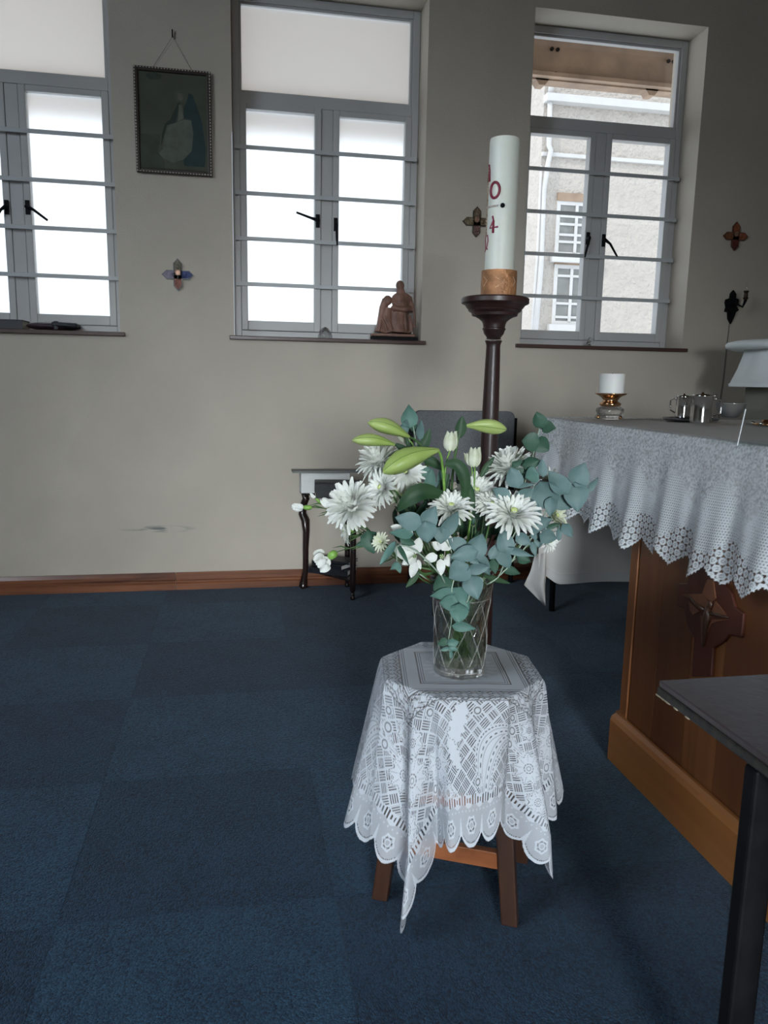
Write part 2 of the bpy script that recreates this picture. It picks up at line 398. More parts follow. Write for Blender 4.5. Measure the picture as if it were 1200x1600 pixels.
YF = 9.0
hs = thing('house', 'sunlit cream stucco house seen through the clear window', 'building', (4.5, YF, -3))
xc = atY(843, 300, YF).x
mk('wall', MB().box(xc, YF, -3, 12, YF+4, 7), STUCCO, hs)
#mk('side_wing', MB().box(-6, YF+1.6, -3, xc, YF+4, 3.0), STUCCO, hs)
def fpx(*a): return atY(a[0], a[1], YF)
zb = fpx(950, 175).z
mk('cornice', MB().box(fpx(857,0).x, YF-.12, 4.17, 12, YF, 4.25), WHITE, hs)
mk('string_course', MB().box(xc, YF-.04, 3.60, 12, YF, 3.64), WHITE, hs)
def dpipe(name, pts, r):
    mk(name, MB().tube([fpx(*p) + Vector((0,-.07,0)) for p in pts], r, 8), WHITE, hs, smooth=True)
dpipe('drainpipe', [(859,125),(856,150)], .03); dpipe('drainpipe', [(856,150),(854,230),(857,238),(853,256),(846,300),(842,420),(832,540)], .03)
dpipe('drainpipe', [(850,262),(845,340),(838,440),(828,540)], .02)
dpipe('drainpipe', [(842,262),(836,400),(826,540)], .015)
def far_window(x0, x1, z0, z1, cols, rows):
    f = mk('window', frame_mb(x0, z0, x1, z1, .045, YF-.02, YF+.05), WHITE, hs)
    mk('pane', MB().box(x0+.03, YF-.012, z0+.03, x1-.03, YF-.006, z1-.03), DARKG, f)
    for cx in cols: mk('glazing_bar', MB().box(cx-.018, YF-.03, z0+.04, cx+.018, YF-.013, z1-.04), WHITE, f)
    for rz in rows: mk('glazing_bar', MB().box(x0+.04, YF-.028, rz-.014, x1-.04, YF-.013, rz+.014), WHITE, f)
    mk('lintel', MB().box(x0, YF-.03, z1, x1, YF, z1+.09), CONC, f)
    mk('ledge', MB().box(x0-.05, YF-.08, z0-.08, x1+.05, YF, z0), WHITE, f)
far_window(3.73, 4.24, 2.50, 3.12, (3.98,), (2.66, 2.74, 2.86, 2.95))
far_window(3.74, 4.24, 1.70, 2.40, (3.96,), (1.79, 1.95, 2.03, 2.27))

# ------------------------------------------------------------------ materials of the furniture
HONEY = wood('honey_brown_altar_veneer', (.13,.042,.012), (.27,.105,.032), axis=2, rough=.35, scale=7)
HONEYH = wood('orange_brown_plinth_wood', (.24,.085,.020), (.36,.145,.040), axis=1, rough=.32, scale=6)
CARVED = wood('dark_red_carved_wood', (.040,.010,.006), (.10,.026,.014), axis=2, rough=.4, scale=10)
CARVED2 = wood('mid_brown_inlaid_wood', (.12,.045,.022), (.20,.080,.040), axis=2, rough=.4, scale=10)
TURNED = wood('dark_turned_wood', (.018,.008,.007), (.055,.022,.018), axis=2, rough=.42, scale=18, coat=.08)
TABLEW = wood('nearly_black_stained_wood', (.008,.005,.005), (.028,.014,.011), axis=2, rough=.25, scale=18)
STOOLW = wood('red_brown_stool_wood', (.022,.008,.004), (.055,.020,.009), axis=2, rough=.4, scale=16)
STRETW = wood('orange_brown_stretcher_wood', (.15,.045,.014), (.30,.10,.035), axis=0, rough=.4, scale=16)
BENCH = pm('worn_dark_bench_top', (.060,.038,.036), .30, vary=.5, vscale=5, bump=.1, bscale=60, col2=(.075,.066,.070))
BENCHE = pm('chipped_black_edge', (.012,.012,.012), .5, vary=1, vscale=70, col2=(.05,.042,.034))
CHIP = pm('bare_chipped_wood', (.42,.34,.24), .7, vary=.2)
FABRIC = pm('grey_woven_upholstery', (.165,.170,.178), .9, vary=.25, vscale=220, bump=.4, bscale=400)
LINEN = leafy('cream_linen_cloth', (.74,.71,.67), (.80,.77,.73), .85, .30, 3)
STONE = pm('grey_brown_pedestal', (.26,.25,.22), .7, vary=.1)
WHITECL = pm('white_folded_cloth', (.80,.84,.84), .8, vary=.03, bump=.2, bscale=30)
LACE = lace_mat('white_stool_lace', (.80,.84,.90)); LACE2 = lace_mat('white_crochet', (.84,.87,.89), .25)
WAX = pm('ivory_candle_wax', (.74,.76,.68), .35, vary=.03, vscale=6, sss=.2)
WAX2 = pm('white_candle_wax', (.86,.86,.83), .4, sss=.2)
RED = pm('dark_red_wax_numeral', (.20,.012,.035), .4)
GOLD = pm('gilt_cord', (.30,.22,.12), .35, metal=.7, vary=.4, vscale=200)
COPPER = pm('tooled_copper_leather', (.40,.19,.085), .45, metal=.25, vary=.4, vscale=30, bump=.5, bscale=90)
BRASS = pm('rose_gold_brass', (.62,.36,.19), .18, metal=1)
STEEL = pm('polished_steel', (.62,.61,.60), .12, metal=1, vary=.1)
PEWTER = pm('brushed_pewter_tray', (.22,.22,.23), .35, metal=.9, vary=.2)
CRYST = crystal_mat(thru=.30)
CRYSTC = crystal_mat('pressed_glass_base', .25)
ACRYL = clear_mat('clear_acrylic', .08, (.97,.99,.99))
ACRE = pm('bright_acrylic_edge', (.85,.88,.88), .2)
RESIN = pm('carved_brown_resin', (.21,.11,.08), .45, vary=.35, vscale=25, bump=.2, bscale=80)
PAPER = pm('book_page_block', (.62,.57,.48), .8, vary=.1, vscale=300, stretch=(.1,.1,1))
PAPERW = pm('white_page_block', (.78,.78,.76), .8, vary=.05, vscale=300, stretch=(.1,.1,1))
BLEATH = pm('black_leather_cover', (.007,.009,.014), .42, vary=.4, vscale=60, bump=.3, bscale=150)
MAROON = pm('dark_maroon_leather', (.030,.018,.024), .4, vary=.4, vscale=60, bump=.3, bscale=150)
GREYB = pm('pale_grey_book_cover', (.30,.31,.31), .6, vary=.1)

# ------------------------------------------------------------------ altar
AX, AY1, AY0, AXR = .998, 1.79, .25, 1.80
alt = thing('altar', 'honey brown wooden altar with orange plinth board and carved dark red cross', 'altar', (1.4, 1.0, 0))
b = MB().box(AX+.012, AY0+.01, .10, AXR, AY1-.012, .862)
mk('body', b, HONEY, alt)
mk('corner_post', MB().box(AX, AY1-.036, .12, AX+.04, AY1, .862), wood('altar_corner_wood', (.15,.050,.014), (.24,.09,.028)), alt, bevel=.003)
mk('corner_post', MB().box(AX, AY0, .12, AX+.04, AY0+.036, .862), HONEY, alt, bevel=.003)
y = AY1-.040; k = 0
HB = [wood('altar_board_%s' % n, c1, c2, axis=2, rough=.35, scale=9) for n, c1, c2 in (('brown', (.105,.034,.011), (.20,.072,.024)), ('amber', (.15,.052,.015), (.25,.098,.034)), ('dark', (.10,.032,.011), (.17,.060,.022)))]
for wd in (.115, .135, .12, .30, .28, .26, .26):
    y2 = max(y-wd, AY0+.04)
    mk('panel', MB().box(AX+.004, y2+.0008, .12, AX+.016, y-.0008, .862), HB[(0,2,1,2,0,1,2)[k]], alt, bevel=.0008); y = y2; k += 1
    if y <= AY0+.041: break
b = MB()
pp = [(AX-.0, 0), (AX-.024, 0), (AX-.024, .112), (AX-.019, .124), (AX-.008, .130), (AX, .130)]
mk('plinth_board', MB().prism([(p[0], AY0-.02, p[1]) for p in pp], (0, AY1+.02-AY0, 0)), HONEYH, alt)
mk('plinth_board', MB().box(AX+.0005, AY1, 0, AXR, AY1+.02, .128), HONEYH, alt, bevel=.003)
mk('plinth_board', MB().box(AX+.0005, AY0-.02, 0, AXR, AY0, .128), HONEYH, alt, bevel=.003)
mk('table_top', MB().box(.992, .22, .862, 1.90, 2.42, .882), HONEY, alt, bevel=.003)
# carved emblem, traced in depth on the front face (zoom coordinates / 6.316 + 1010,860)
def em(pts, X): return [atX(1010+p[0]/6.316, 860+p[1]/6.316, X) for p in pts]
X0 = AX+.004
emb = mk('carved_cross', MB().prism(em([(330,545),(345,325),(430,325),(445,250),(520,180),(560,60),(690,90),(720,260),(800,330),(870,420),(905,560),(990,622),(970,855),(850,828),(800,890),(690,962),(668,1240),(475,1240),(500,870),(430,740),(400,575)], X0), (-.008,0,0)), CARVED, alt, bevel=.002)
for P in ([(356,432),(566,428),(640,530),(590,590),(545,575),(455,470),(420,470)], [(560,420),(612,285),(668,300),(690,470),(650,505),(600,470)], [(655,600),(690,500),(800,640),(660,620)],
          [(425,500),(530,600),(470,640),(440,600)], [(605,810),(655,680),(820,680),(640,720)], [(545,640),(565,650),(572,900),(552,930)]):
    mk('inlay', MB().prism(em(P, X0-.008), (-.0025,0,0)), CARVED2, emb)
fg = MB()
fg.ell(em([(630,535)], X0-.010)[0], .005, .0068, .009)
def L3(pts, r, X=X0-.010): fg.tube(em(pts, X), r, 8)
L3([(425,450),(490,530),(580,590)], [.0022,.004,.005]); L3([(640,625),(720,640),(805,662)], [.005,.004,.002])
L3([(610,550),(605,640),(590,730),(575,830),(560,950)], [.005,.0095,.0078,.006,.003])
mk('carved_figure', fg, wood('carved_figure_wood', (.03,.012,.006), (.07,.03,.015)), emb, smooth=True)

# ------------------------------------------------------------------ cloth helpers
def cloth_obj(name, mat, P, A, nu, nv, parent=None, keep=.03):
    """P (nu,nv,3), A (nu,nv) density; quads whose density is nil are left open"""
    P = P.reshape(-1, 3); A = A.reshape(-1)
    i, j = np.meshgrid(np.arange(nu-1), np.arange(nv-1), indexing='ij')
    a = (i*nv+j).reshape(-1); q = np.stack([a, a+nv, a+nv+1, a+1], 1)
    q = q[A[q].max(1) > keep]
    used = np.zeros(len(P), bool); used[q.reshape(-1)] = True
    idx = np.cumsum(used)-1; q = idx[q]; P = P[used]; A = A[used]
    me = bpy.data.meshes.new(name)
    me.vertices.add(len(P)); me.vertices.foreach_set('co', P.astype(np.float32).reshape(-1))
    me.loops.add(q.size); me.loops.foreach_set('vertex_index', q.reshape(-1).astype(np.int32))
    me.polygons.add(len(q)); me.polygons.foreach_set('loop_start', np.arange(0, q.size, 4, dtype=np.int32)); me.polygons.foreach_set('loop_total', np.full(len(q), 4, np.int32))
    me.polygons.foreach_set('use_smooth', np.ones(len(q), bool))
    me.update(calc_edges=True); me.materials.append(mat)
    at = me.attributes.new('lace', 'FLOAT', 'POINT'); at.data.foreach_set('value', A.astype(np.float32))
    o = bpy.data.objects.new(name, me); COL.objects.link(o)
    if parent: o.parent = parent
    return o
def ss(x, w): return np.clip(.5 - x/w, 0, 1)       # 1 inside (x<0), soft edge w

# path round the altar top: front edge from the near end to the far corner, then along the far end
FXE, FYE, RC = .985, 2.43, .045
def altar_path(u):
    """u = 0 at the near end of the front edge; returns edge x, y and outward normal"""
    L1 = FYE-RC-.22; La = RC*PI/2
    x = np.empty_like(u); y = np.empty_like(u); nx = np.empty_like(u); ny = np.empty_like(u)
    m = u <= L1; x[m] = FXE; y[m] = .22+u[m]; nx[m] = -1; ny[m] = 0
    m = (u > L1) & (u <= L1+La); a = (u[m]-L1)/RC
    x[m] = FXE+RC-RC*np.cos(a); y[m] = FYE-RC+RC*np.sin(a); nx[m] = -np.cos(a); ny[m] = np.sin(a)
    m = u > L1+La; x[m] = FXE+RC+(u[m]-L1-La); y[m] = FYE; nx[m] = 0; ny[m] = 1
    return x, y, nx, ny
L1 = FYE-RC-.22; LA = RC*PI/2
def altar_lace():
    nu, nv = 1300, 210
    U = L1+LA+.45; u = np.linspace(0, U, nu); D = .325; v = np.linspace(-.035, D, nv)
    ex, ey, nx, ny = altar_path(u)
    uu, vv = np.meshgrid(u, v, indexing='ij')
    W = lambda a: a[:, None]
    vd = np.clip(vv, 0, None); k = np.clip(vd/.28, 0, 1.2)
    ph = uu/.172*2*PI + .8*np.sin(uu*5.1)
    fold = (.013*np.cos(ph)+.005*np.cos(2.2*ph+1.3))*k**1.7
    corner = np.exp(-((uu-(L1+LA/2))/.07)**2)
    off = .006 + .022*k + fold + corner*.012*k
    r = .010
    bend = np.where(vv < 0, 0, 1-np.exp(-vd/r))
    off = off*bend
    inn = np.clip(-vv, 0, None)
    X = W(ex)+W(nx)*(off-inn); Y = W(ey)+W(ny)*(off-inn)
    # edge profile bent over the corner of the top
    Z = .8895 - np.where(vv < 0, 0, vd*.985) + .002*np.sin(uu*40)*k - corner*.015*k
    Z = Z + .003*np.sin(ph*.5+1)*k
    # pattern
    P_ = .0915; fr = (uu/P_) % 1.0; tri = np.abs(fr-.5)*2            # 0 at the tip, 1 in the notch
    edge = .298 - .034*tri**1.1 - .004*np.abs(np.sin(uu/.0075*PI))
    din = vv-edge
    s = .0185; row = np.floor(vv/(s*.86)); uo = uu + (row % 2)*s/2; cu = (uo/s) % 1 - .5; cv = (vv/(s*.86)) % 1 - .5
    d = np.hypot(cu*s, cv*s*.86)
    ring = ss(np.abs(d-.0060)-.0024, .0018); dot = ss(d-.0015, .001)*.6; link = ss(np.abs(cv)*s-.0010, .001) + ss(np.abs(np.abs(cu)-np.abs(cv)*.6)*s-.0009, .001)
    ros = np.clip(np.maximum(ring, np.maximum(link*.95, dot)), 0, 1)
    centre_fill = ss(d-.005, .002)*.35; ros = np.maximum(ros, centre_fill)
    # fine net
    n = .0068; row2 = np.floor(vv/(n*.86)); u2 = ((uu+(row2 % 2)*n/2)/n) % 1-.5; v2 = (vv/(n*.86)) % 1-.5
    net = 1-ss(np.hypot(u2, v2)*n-.0015, .0016)*.85
    nz = RNG.rand(nu//2+2, nv//2+2); ii = (np.arange(nu)/2); jj = (np.arange(nv)/2)
    i0 = ii.astype(int); j0 = jj.astype(int); fi = (ii-i0)[:, None]; fj = (jj-j0)[None, :]
    nz = nz[i0][:, j0]*(1-fi)*(1-fj)+nz[i0+1][:, j0]*fi*(1-fj)+nz[i0][:, j0+1]*(1-fi)*fj+nz[i0+1][:, j0+1]*fi*fj
    c_ = .026; rw = np.floor(vv/c_); qu = (((uu+(rw % 2)*c_/2)/c_) % 1-.5)*c_; qv = ((vv/c_) % 1-.5)*c_
    dr_ = np.hypot(qu, qv); arc_ = ss(np.abs(dr_-.0048)-.0013, .0012)*(qv > -.002)
    dense = np.clip(.30+.75*nz, 0, 1); dense = np.maximum(dense, arc_*1.0)
    # star leaves
    q = .172; su = ((uu+.03)/q) % 1-.5; sx = su*q; sv = vv-.165; rr = np.hypot(sx, sv); th = np.arctan2(sv, sx)
    star = (ss(np.abs(((th/(PI/4)+.5) % 1-.5)*(PI/4)*rr)-.0026*(1-rr/.06), .0015))*(rr < .05)
    field = ss(rr-.058, .01)
    netA = net; up = np.clip((.125+.03*np.sin(uu*36)-vv)/.02, 0, 1)
    A = netA*(1-up)+dense*up
    A = np.maximum(A, star); A = np.maximum(A, field*(.55+.4*nz))
    low = np.clip((vv-(.215+.018*np.cos(uu/q*2*PI)))/.004, 0, 1)
    A = A*(1-low)+ros*low
    rim = ss(np.abs(din+.0025)-.0028, .0012); A = np.maximum(A, rim)
    A = np.where(din > .0006, 0, A)
    # small tassel points
    o = cloth_obj('altar_lace_cloth', LACE2, np.stack([X,Y,Z], -1), A, nu, nv)
    return o
alace = altar_lace()
tag(alace, 'white crochet lace cloth hanging in scallops over the front of the altar', 'lace cloth', kind='thing')
# plain under-cloth: top sheet, a long drop over the far end, and the corner tail
uc = thing('altar_cloth', 'plain cream linen cloth over the altar top, hanging long at the far end', 'cloth', (1.4, 1.4, .885))
m = MB(); nu, nv = 30, 14
P = []
for i in range(nu):
    for j in range(nv):
        x = FXE-.001+(1.93-FXE+.001)*i/(nu-1); yy = .23+(FYE-.003-.23)*j/(nv-1)
        P.append((x, yy, .8865+.0012*math.sin(x*23)*math.sin(yy*17)))
m.grid(P, nu, nv); mk('top_sheet', m, LINEN, uc, smooth=True)
m = MB(); P = []
for i in range(140):
    yy = .24+(FYE-.26)*i/139
    for j in range(8):
        d = j/7; P.append((FXE-.0005-.009*d-.006*d*math.cos(yy*36)*1.0, yy, .8865-.165*d if j else .8868))
m.grid(P, 140, 8); mk('front_drop', m, LINEN, uc, smooth=True)
m = MB(); P = []; nu, nv = 90, 20
for i in range(nu):
    x = FXE+.006+(1.92-FXE)*i/(nu-1)
    for j in range(nv):
        d = j/(nv-1); z = .886-.575*d
        yo = FYE-.002 + .012*d + .010*math.sin(x*21+.5)*d + .006*math.sin(x*9)*d
        xx = x + (.030*d if i == 0 else .03*d*max(0, 1-i/8)); 
        if x < 1.09: z -= -.045*d*(1.09-x)/.1
        P.append((xx, yo, z))
m.grid(P, nu, nv); o = mk('end_drop', m, LINEN, uc, smooth=True)
md = o.modifiers.new('s', 'SOLIDIFY'); md.thickness = .0015
hem = MB(); P = []
for i in range(nu):
    x = FXE+.006+(1.92-FXE)*i/(nu-1)
    for z in (0, .035):
        d = 1-z/.575
        xx = x + .03*d*max(0, 1-i/8); zz = .886-.575*d
        if x < 1.09: zz += .045*d*(1.09-x)/.1
        P.append((xx, FYE-.0055+.012*d+.010*math.sin(x*21+.5)*d+.006*math.sin(x*9)*d, zz+(.001)))
hem.grid(P, nu, 2); mk('hem', hem, pm('hem_linen', (.66,.64,.61), .85), uc, smooth=True)
m = MB(); P = []
tl = [((836,868),(853,862)), ((829,893),(853,885)), ((819,914),(853,905)), ((835,930),(852,925)), ((849,944),(850.5,946))]
for a_, b_ in tl:
    A_ = atY(a_[0], a_[1], 2.47); B_ = atY(b_[0], b_[1], 2.425)
    for k in range(6):
        t = k/5; p = A_.lerp(B_, t); p.y += .012*math.sin(t*PI*2); P.append(tuple(p))
m.grid(P, 5, 6); o = mk('corner_tail', m, LINEN, uc, smooth=True); md = o.modifiers.new('s', 'SOLIDIFY'); md.thickness = .0015

# ------------------------------------------------------------------ things on the altar
ZT = .8905
c = atZ(952, 655, ZT); c.z = ZT
lamp = thing('candle_holder', 'cut glass and rose gold candle holder on the altar', 'candle holder', c)
def cutr(r, z, a): return r*(1+.05*math.cos(14*a))
mk('glass_base', MB().lathe([(.030,0),(.044,.003),(.042,.010),(.036,.016),(.042,.024),(.040,.034),(.030,.040)], c, 42, cutr), CRYSTC, lamp, smooth=True)
mk('cup', MB().lathe([(.020,.040),(.032,.043),(.034,.050),(.024,.056),(.022,.060),(.030,.070),(.042,.076),(.050,.080),(.048,.082),(.036,.078),(.02,.076)], c, 36), BRASS, lamp, smooth=True)
for k in range(4):
    a = k*PI/2+.3; mk('bead', MB().ell(c+Vector((.047*math.cos(a), .047*math.sin(a), .007)), .006,.006,.006), BRASS, lamp, smooth=True)
cd = thing('pillar_candle', 'short white pillar candle in the glass and rose gold holder', 'candle', (c.x, c.y, c.z+.0795))
mk('wax', MB().lathe([(.0385,0),(.0390,.002),(.0390,.060),(.0375,.063),(.033,.061),(.010,.060)], cd.location, 36), WAX2, cd, smooth='auto')
mk('wick', MB().tube([cd.location+Vector((0,0,.058)), cd.location+Vector((.001,0,.066))], .001, 6), BLK, cd)
# tray with two cruets and a bowl
tc = atZ(1080, 657, ZT); tc.z = ZT
tr = thing('tray', 'flat pewter tray under the two steel cruets', 'tray', tc)
def ovr(r, z, a): return r*(1 if True else 0)*(1+.45*abs(math.cos(a-.35))**3)
mk('dish', MB().lathe([(.050,0),(.066,.001),(.074,.007),(.072,.009),(.064,.004),(.02,.003)], tc, 48, ovr), PEWTER, tr, smooth=True)
def cruet(px, py, r, h, label, ha):
    p = atZ(px, py, ZT+.005); p.z = ZT+.0045
    t = thing('cruet', label, 'cruet', p, 'steel cruets on the altar tray')
    mk('cup', MB().lathe([(r*.86,0),(r,.002),(r,.012),(r*.985,h*.5),(r*.985,h-.002),(r*1.03,h),(r*.93,h-.001),(r*.93,.008),(.002,.006)], p, 32), STEEL, t, smooth='auto')
    mk('rim', MB().lathe([(r*.99,h-.003),(r*1.05,h),(r*.97,h+.002)], p, 32, None, False, False), STEEL, t, smooth=True)
    d = Vector((math.cos(ha), math.sin(ha), 0)); q = p+d*r
    mk('handle', MB().tube([q+Vector((0,0,h*.88)), q+d*.018+Vector((0,0,h*.90)), q+d*.030+Vector((0,0,h*.80)), q+d*.028+Vector((0,0,h*.35)), q+d*.006+Vector((0,0,h*.22)), q+Vector((0,0,h*.24))], .0026, 8), STEEL, t, smooth=True)
    mk('lid_lever', MB().tube([q+Vector((0,0,h*.98)), q+d*.014+Vector((0,0,h*1.04))], [.004,.002], 6), STEEL, t, smooth=True)
    mk('lid', MB().lathe([(r*.95,h),(r*.9,h+.003),(r*.2,h+.005),(.003,h+.010)], p, 28), STEEL, t, smooth=True)
    return t
cruet(1066, 653, .0235, .070, 'narrower steel cruet at the left of the pewter tray', 1.9)
cruet(1094, 660, .0295, .078, 'wider steel cruet with angular handle at the right of the tray', -.15)
bp_ = atZ(1140, 652, ZT); bp_.z = ZT
BOWLM = pm('brushed_steel_bowl', (.50,.50,.49), .38, metal=.8)
bw = mk('bowl', MB().lathe([(.024,0),(.030,.003),(.046,.028),(.054,.050),(.055,.052),(.052,.050),(.044,.028),(.026,.005),(.003,.004)], bp_, 40), BOWLM, smooth=True, loc=bp_)
tag(bw, 'flared steel bowl standing behind the cruets', 'bowl')
# acrylic stand with its bright edge, and a low metal fitting at the right edge of the frame
P0 = atZ(1152, 697, ZT); P1 = atY(1165, 640, P0.y+.07)
ac = thing('acrylic_stand', 'clear acrylic book stand leaning on the altar at the right edge', 'book stand', (P0.x+.12, P0.y, ZT))
w_ = Vector((.24, 0, 0)); nrm = (P1-P0).cross(w_).normalized()*.003
mk('sheet', MB().obox((P0+P1)/2+w_/2, w_/2, (P1-P0)/2, nrm/2), ACRYL, ac)
mk('edge', MB().tube([P0+Vector((0,0,.001)), P1], .0013, 6), ACRE, ac)
mk('foot', MB().box(P0.x, P0.y+.0, ZT, P0.x+.24, P0.y+.10, ZT+.003), ACRYL, ac)
q = atZ(1196, 664, ZT); q.z = ZT
fit = thing('altar_cross_foot', 'low polished metal ornament foot cut by the right edge of the photo', 'ornament', q)
mk('foot', MB().lathe([(.034,0),(.036,.003),(.026,.006),(.012,.010),(.008,.016)], q, 28), BRASS, fit, smooth=True)
for k in range(5):
    a = PI*.8+k*1.2; mk('claw', MB().ell(q+Vector((.034*math.cos(a), .034*math.sin(a), .005)), .008,.006,.005), STEEL, fit, smooth=True)

# ------------------------------------------------------------------ pedestal with white cloth at the right edge
pc = Vector((2.42, 3.12, 0))
pd = thing('pedestal', 'grey brown square pedestal behind the altar at the right edge', 'pedestal', pc)
mk('column', MB().box(pc.x-.12, pc.y-.09, .05, pc.x+.10, pc.y+.09, 1.16), STONE, pd, bevel=.004)
mk('base', MB().box(pc.x-.15, pc.y-.12, 0, pc.x+.13, pc.y+.12, .05), STONE, pd, bevel=.004)
pcl = thing('pedestal_cover', 'white cloth cover with flared skirt on the pedestal at the right edge', 'cloth', (pc.x, pc.y, 1.18))
def ruf(r, z, a): return r+(.006*math.cos(9*a) if r > .1 else 0)
mk('skirt', MB().lathe([(.220,1.000-1.18),(.223,1.013-1.18),(.216,1.016-1.18),(.190,1.08-1.18),(.172,1.14-1.18),(.165,1.178-1.18)], pcl.location, 60, ruf, False, False), WHITECL, pcl, smooth=True)
mk('top_cushion', MB().lathe([(.16,-.012),(.215,-.018),(.240,-.010),(.247,.006),(.236,.018),(.20,.026),(.05,.030)], pcl.location, 60, lambda r, z, a: r+.004*math.cos(17*a)+.003*math.cos(5*a)), WHITECL, pcl, smooth=True)

# ------------------------------------------------------------------ paschal candle and stand
sx, sy, sz = .655, 1.95, 1.213
st = thing('candle_stand', 'tall dark turned wooden candle stand behind the bouquet', 'candle stand', (sx, sy, 0))
k_ = .000288; prof = [(.0,.0)]
top = [(1500,.0235),(1250,.0225),(800,.0200),(560,.0182),(540,.0185),(522,.0200),(510,.0222),(500,.0218),(490,.0195),(480,.0178),(468,.0195),(440,.026),(412,.028),(405,.030),(396,.0302),(388,.028),(360,.029),(335,.032),(312,.040),(300,.046),(292,.050),(286,.058),(262,.060),(250,.066),(238,.069),(232,.068),(222,.0715),(196,.077),(188,.081),(182,.085),(176,.0868),(140,.0868),(131,.0845),(127,.082)]
shaft = [(.020, .060),(.040,.062),(.046,.075),(.034,.095),(.028,.12),(.030,.2),(.028,.5)]
mk('base', MB().lathe([(.125,0),(.130,.006),(.130,.026),(.118,.034),(.085,.042),(.055,.050),(.045,.060)], (sx,sy,0), 40), TURNED, st, smooth='auto')
mk('shaft', MB().lathe([(.040,.060),(.046,.075),(.034,.095),(.028,.12),(.0295,.2),(.0275,.5)]+[(r, sz-(yz-130)*k_) for yz, r in top if yz > 495], (sx,sy,0), 40), TURNED, st, smooth='auto')
mk('drip_pan', MB().lathe([(r, sz-(yz-130)*k_) for yz, r in top if yz < 495], (sx,sy,0), 48), TURNED, st, smooth='auto')
cx, cy, cz, cr = .6625, 1.95, sz+.001, .0372
pcd = thing('paschal_candle', 'tall ivory candle with red numerals in a copper band on the stand', 'candle', (cx, cy, cz))
mk('wax', MB().lathe([(cr*1.04,.0),(cr*1.04,.06),(cr,.075),(cr,.20),(cr*.99,.374),(cr*.96,.3815),(cr*.9,.380),(cr*.82,.374),(.004,.372)], pcd.location, 48), WAX, pcd, smooth='auto')
band = mk('copper_band', MB().lathe([(cr*1.06,0),(.0458,0),(.0458,.0655),(cr*1.06,.0655)], pcd.location, 48), COPPER, pcd, smooth='auto')
face = math.atan2(-cy, -cx)
def cyl(deg, z, r=cr+.0006):       # degrees to the viewer's right of the facing line
    a = face+math.radians(deg); return Vector((cx+r*math.cos(a), cy+r*math.sin(a), z))
def zpx(y): return 1.213+(463-y)*.001562
TLM = pm('pale_tooled_line', (.75,.55,.38), .5)
for pts in ([(-10,449),(14,441),(-10,433)], [(-4,447),(22,441),(-4,435)], [(-55,446),(-40,438),(-55,431)], [(50,446),(62,438),(50,431)]):
    mk('tooling', MB().tube([cyl(a, zpx(y_), .0459) for a, y_ in pts], .0007, 5), TLM, band)
def wrap(name, pts, r, mat, n=8, closed=False, sq=1):
    return mk(name, MB().tube(pts, r, n), mat, pcd, smooth=True)
z0 = zpx(299); 
wrap('numeral', [cyl(-31+19*math.sin(t*PI/10), z0+.0185*math.cos(t*PI/10), cr+.0006) for t in range(21)], .0034, RED)
mk('numeral', MB().tube([cyl(-36, zpx(338)), cyl(-31, zpx(345)), cyl(-47, zpx(356)), cyl(-12, zpx(355))], .0024, 8).tube([cyl(-31, zpx(345)), cyl(-31, zpx(364))], .0030, 8), RED, pcd, smooth=True)
g = MB()
for k in range(24):
    g.ell(cyl(-72, zpx(262)-(zpx(262)-zpx(366))*k/23, cr+.001), .0026,.0026,.0036, 8, 6)
mk('cord', g, pm('white_gold_cord', (.36,.28,.20), .4, metal=.3, vary=.4, vscale=300), pcd, smooth=True)
g = MB()
for k in range(12): g.ell(cyl(-74+k*5.2, zpx(323), cr+.001), .0024,.0024,.0026, 8, 6)
mk('cord', g, pm('white_cord', (.50,.44,.38), .4, vary=.3, vscale=300), pcd, smooth=True)
mk('nail_head', MB().ell(cyl(2, zpx(323), cr+.002), .0058,.0058,.0058, 14, 10), BLK, pcd, smooth=True)
wrap('letter', [cyl(-68, zpx(258)), cyl(-62, zpx(268)), cyl(-58, zpx(284))], .0016, RED)
wrap('letter', [cyl(-83, zpx(284)), cyl(-74, zpx(258)), cyl(-64, zpx(284))], .0016, RED)
wrap('letter', [cyl(-88, zpx(390)), cyl(-72, zpx(387)), cyl(-84, zpx(374)), cyl(-76, zpx(364)), cyl(-60, zpx(366)), cyl(-56, zpx(375)), cyl(-64, zpx(386)), cyl(-57, zpx(388))], .0014, RED)

# ------------------------------------------------------------------ grey chair by the wall
ch = thing('padded_chair', 'grey upholstered chair with black metal frame against the wall', 'chair', (1.08, 3.33, 0))
def rrect(x0, z0, x1, z1, r, Y, n=5):
    P = []
    for cx_, cz_, a0 in ((x1-r, z1-r, 0), (x0+r, z1-r, PI/2), (x0+r, z0+r, PI), (x1-r, z0+r, 3*PI/2)):
        for k in range(n+1): a = a0+k*PI/2/n; P.append((cx_+r*math.cos(a), Y, cz_+r*math.sin(a)))
    return P
mk('backrest', MB().prism(rrect(.822, .52, 1.318, .862, .03, 3.545), (0,.045,0)), FABRIC, ch, bevel=.010)
mk('seat', MB().prism([(p[0], p[2]-0, .425) for p in rrect(.83, 3.07, 1.345, 3.53, .04, 0)], (0,0,.06)), FABRIC, ch, bevel=.014)
fr = MB()
for x in (.815, 1.335):
    fr.box(x-.011, 3.592, .42, x+.011, 3.615, .828); fr.box(x-.011, 3.09, .40, x+.011, 3.60, .425)
fr.box(.815, 3.592, .60, 1.335, 3.612, .63); fr.box(.815, 3.08, .40, 1.335, 3.10, .424)
mk('frame', fr, BLK, ch, bevel=.002)
for x, y_ in ((.825, 3.588), (1.350, 3.588), (.825, 3.090), (1.362, 3.092)):
    mk('leg', MB().tube([(x, y_, .003), (x-.008*(1 if x > 1 else -1), y_, .42)], .0125, 10), BLK, ch, smooth='auto')
    
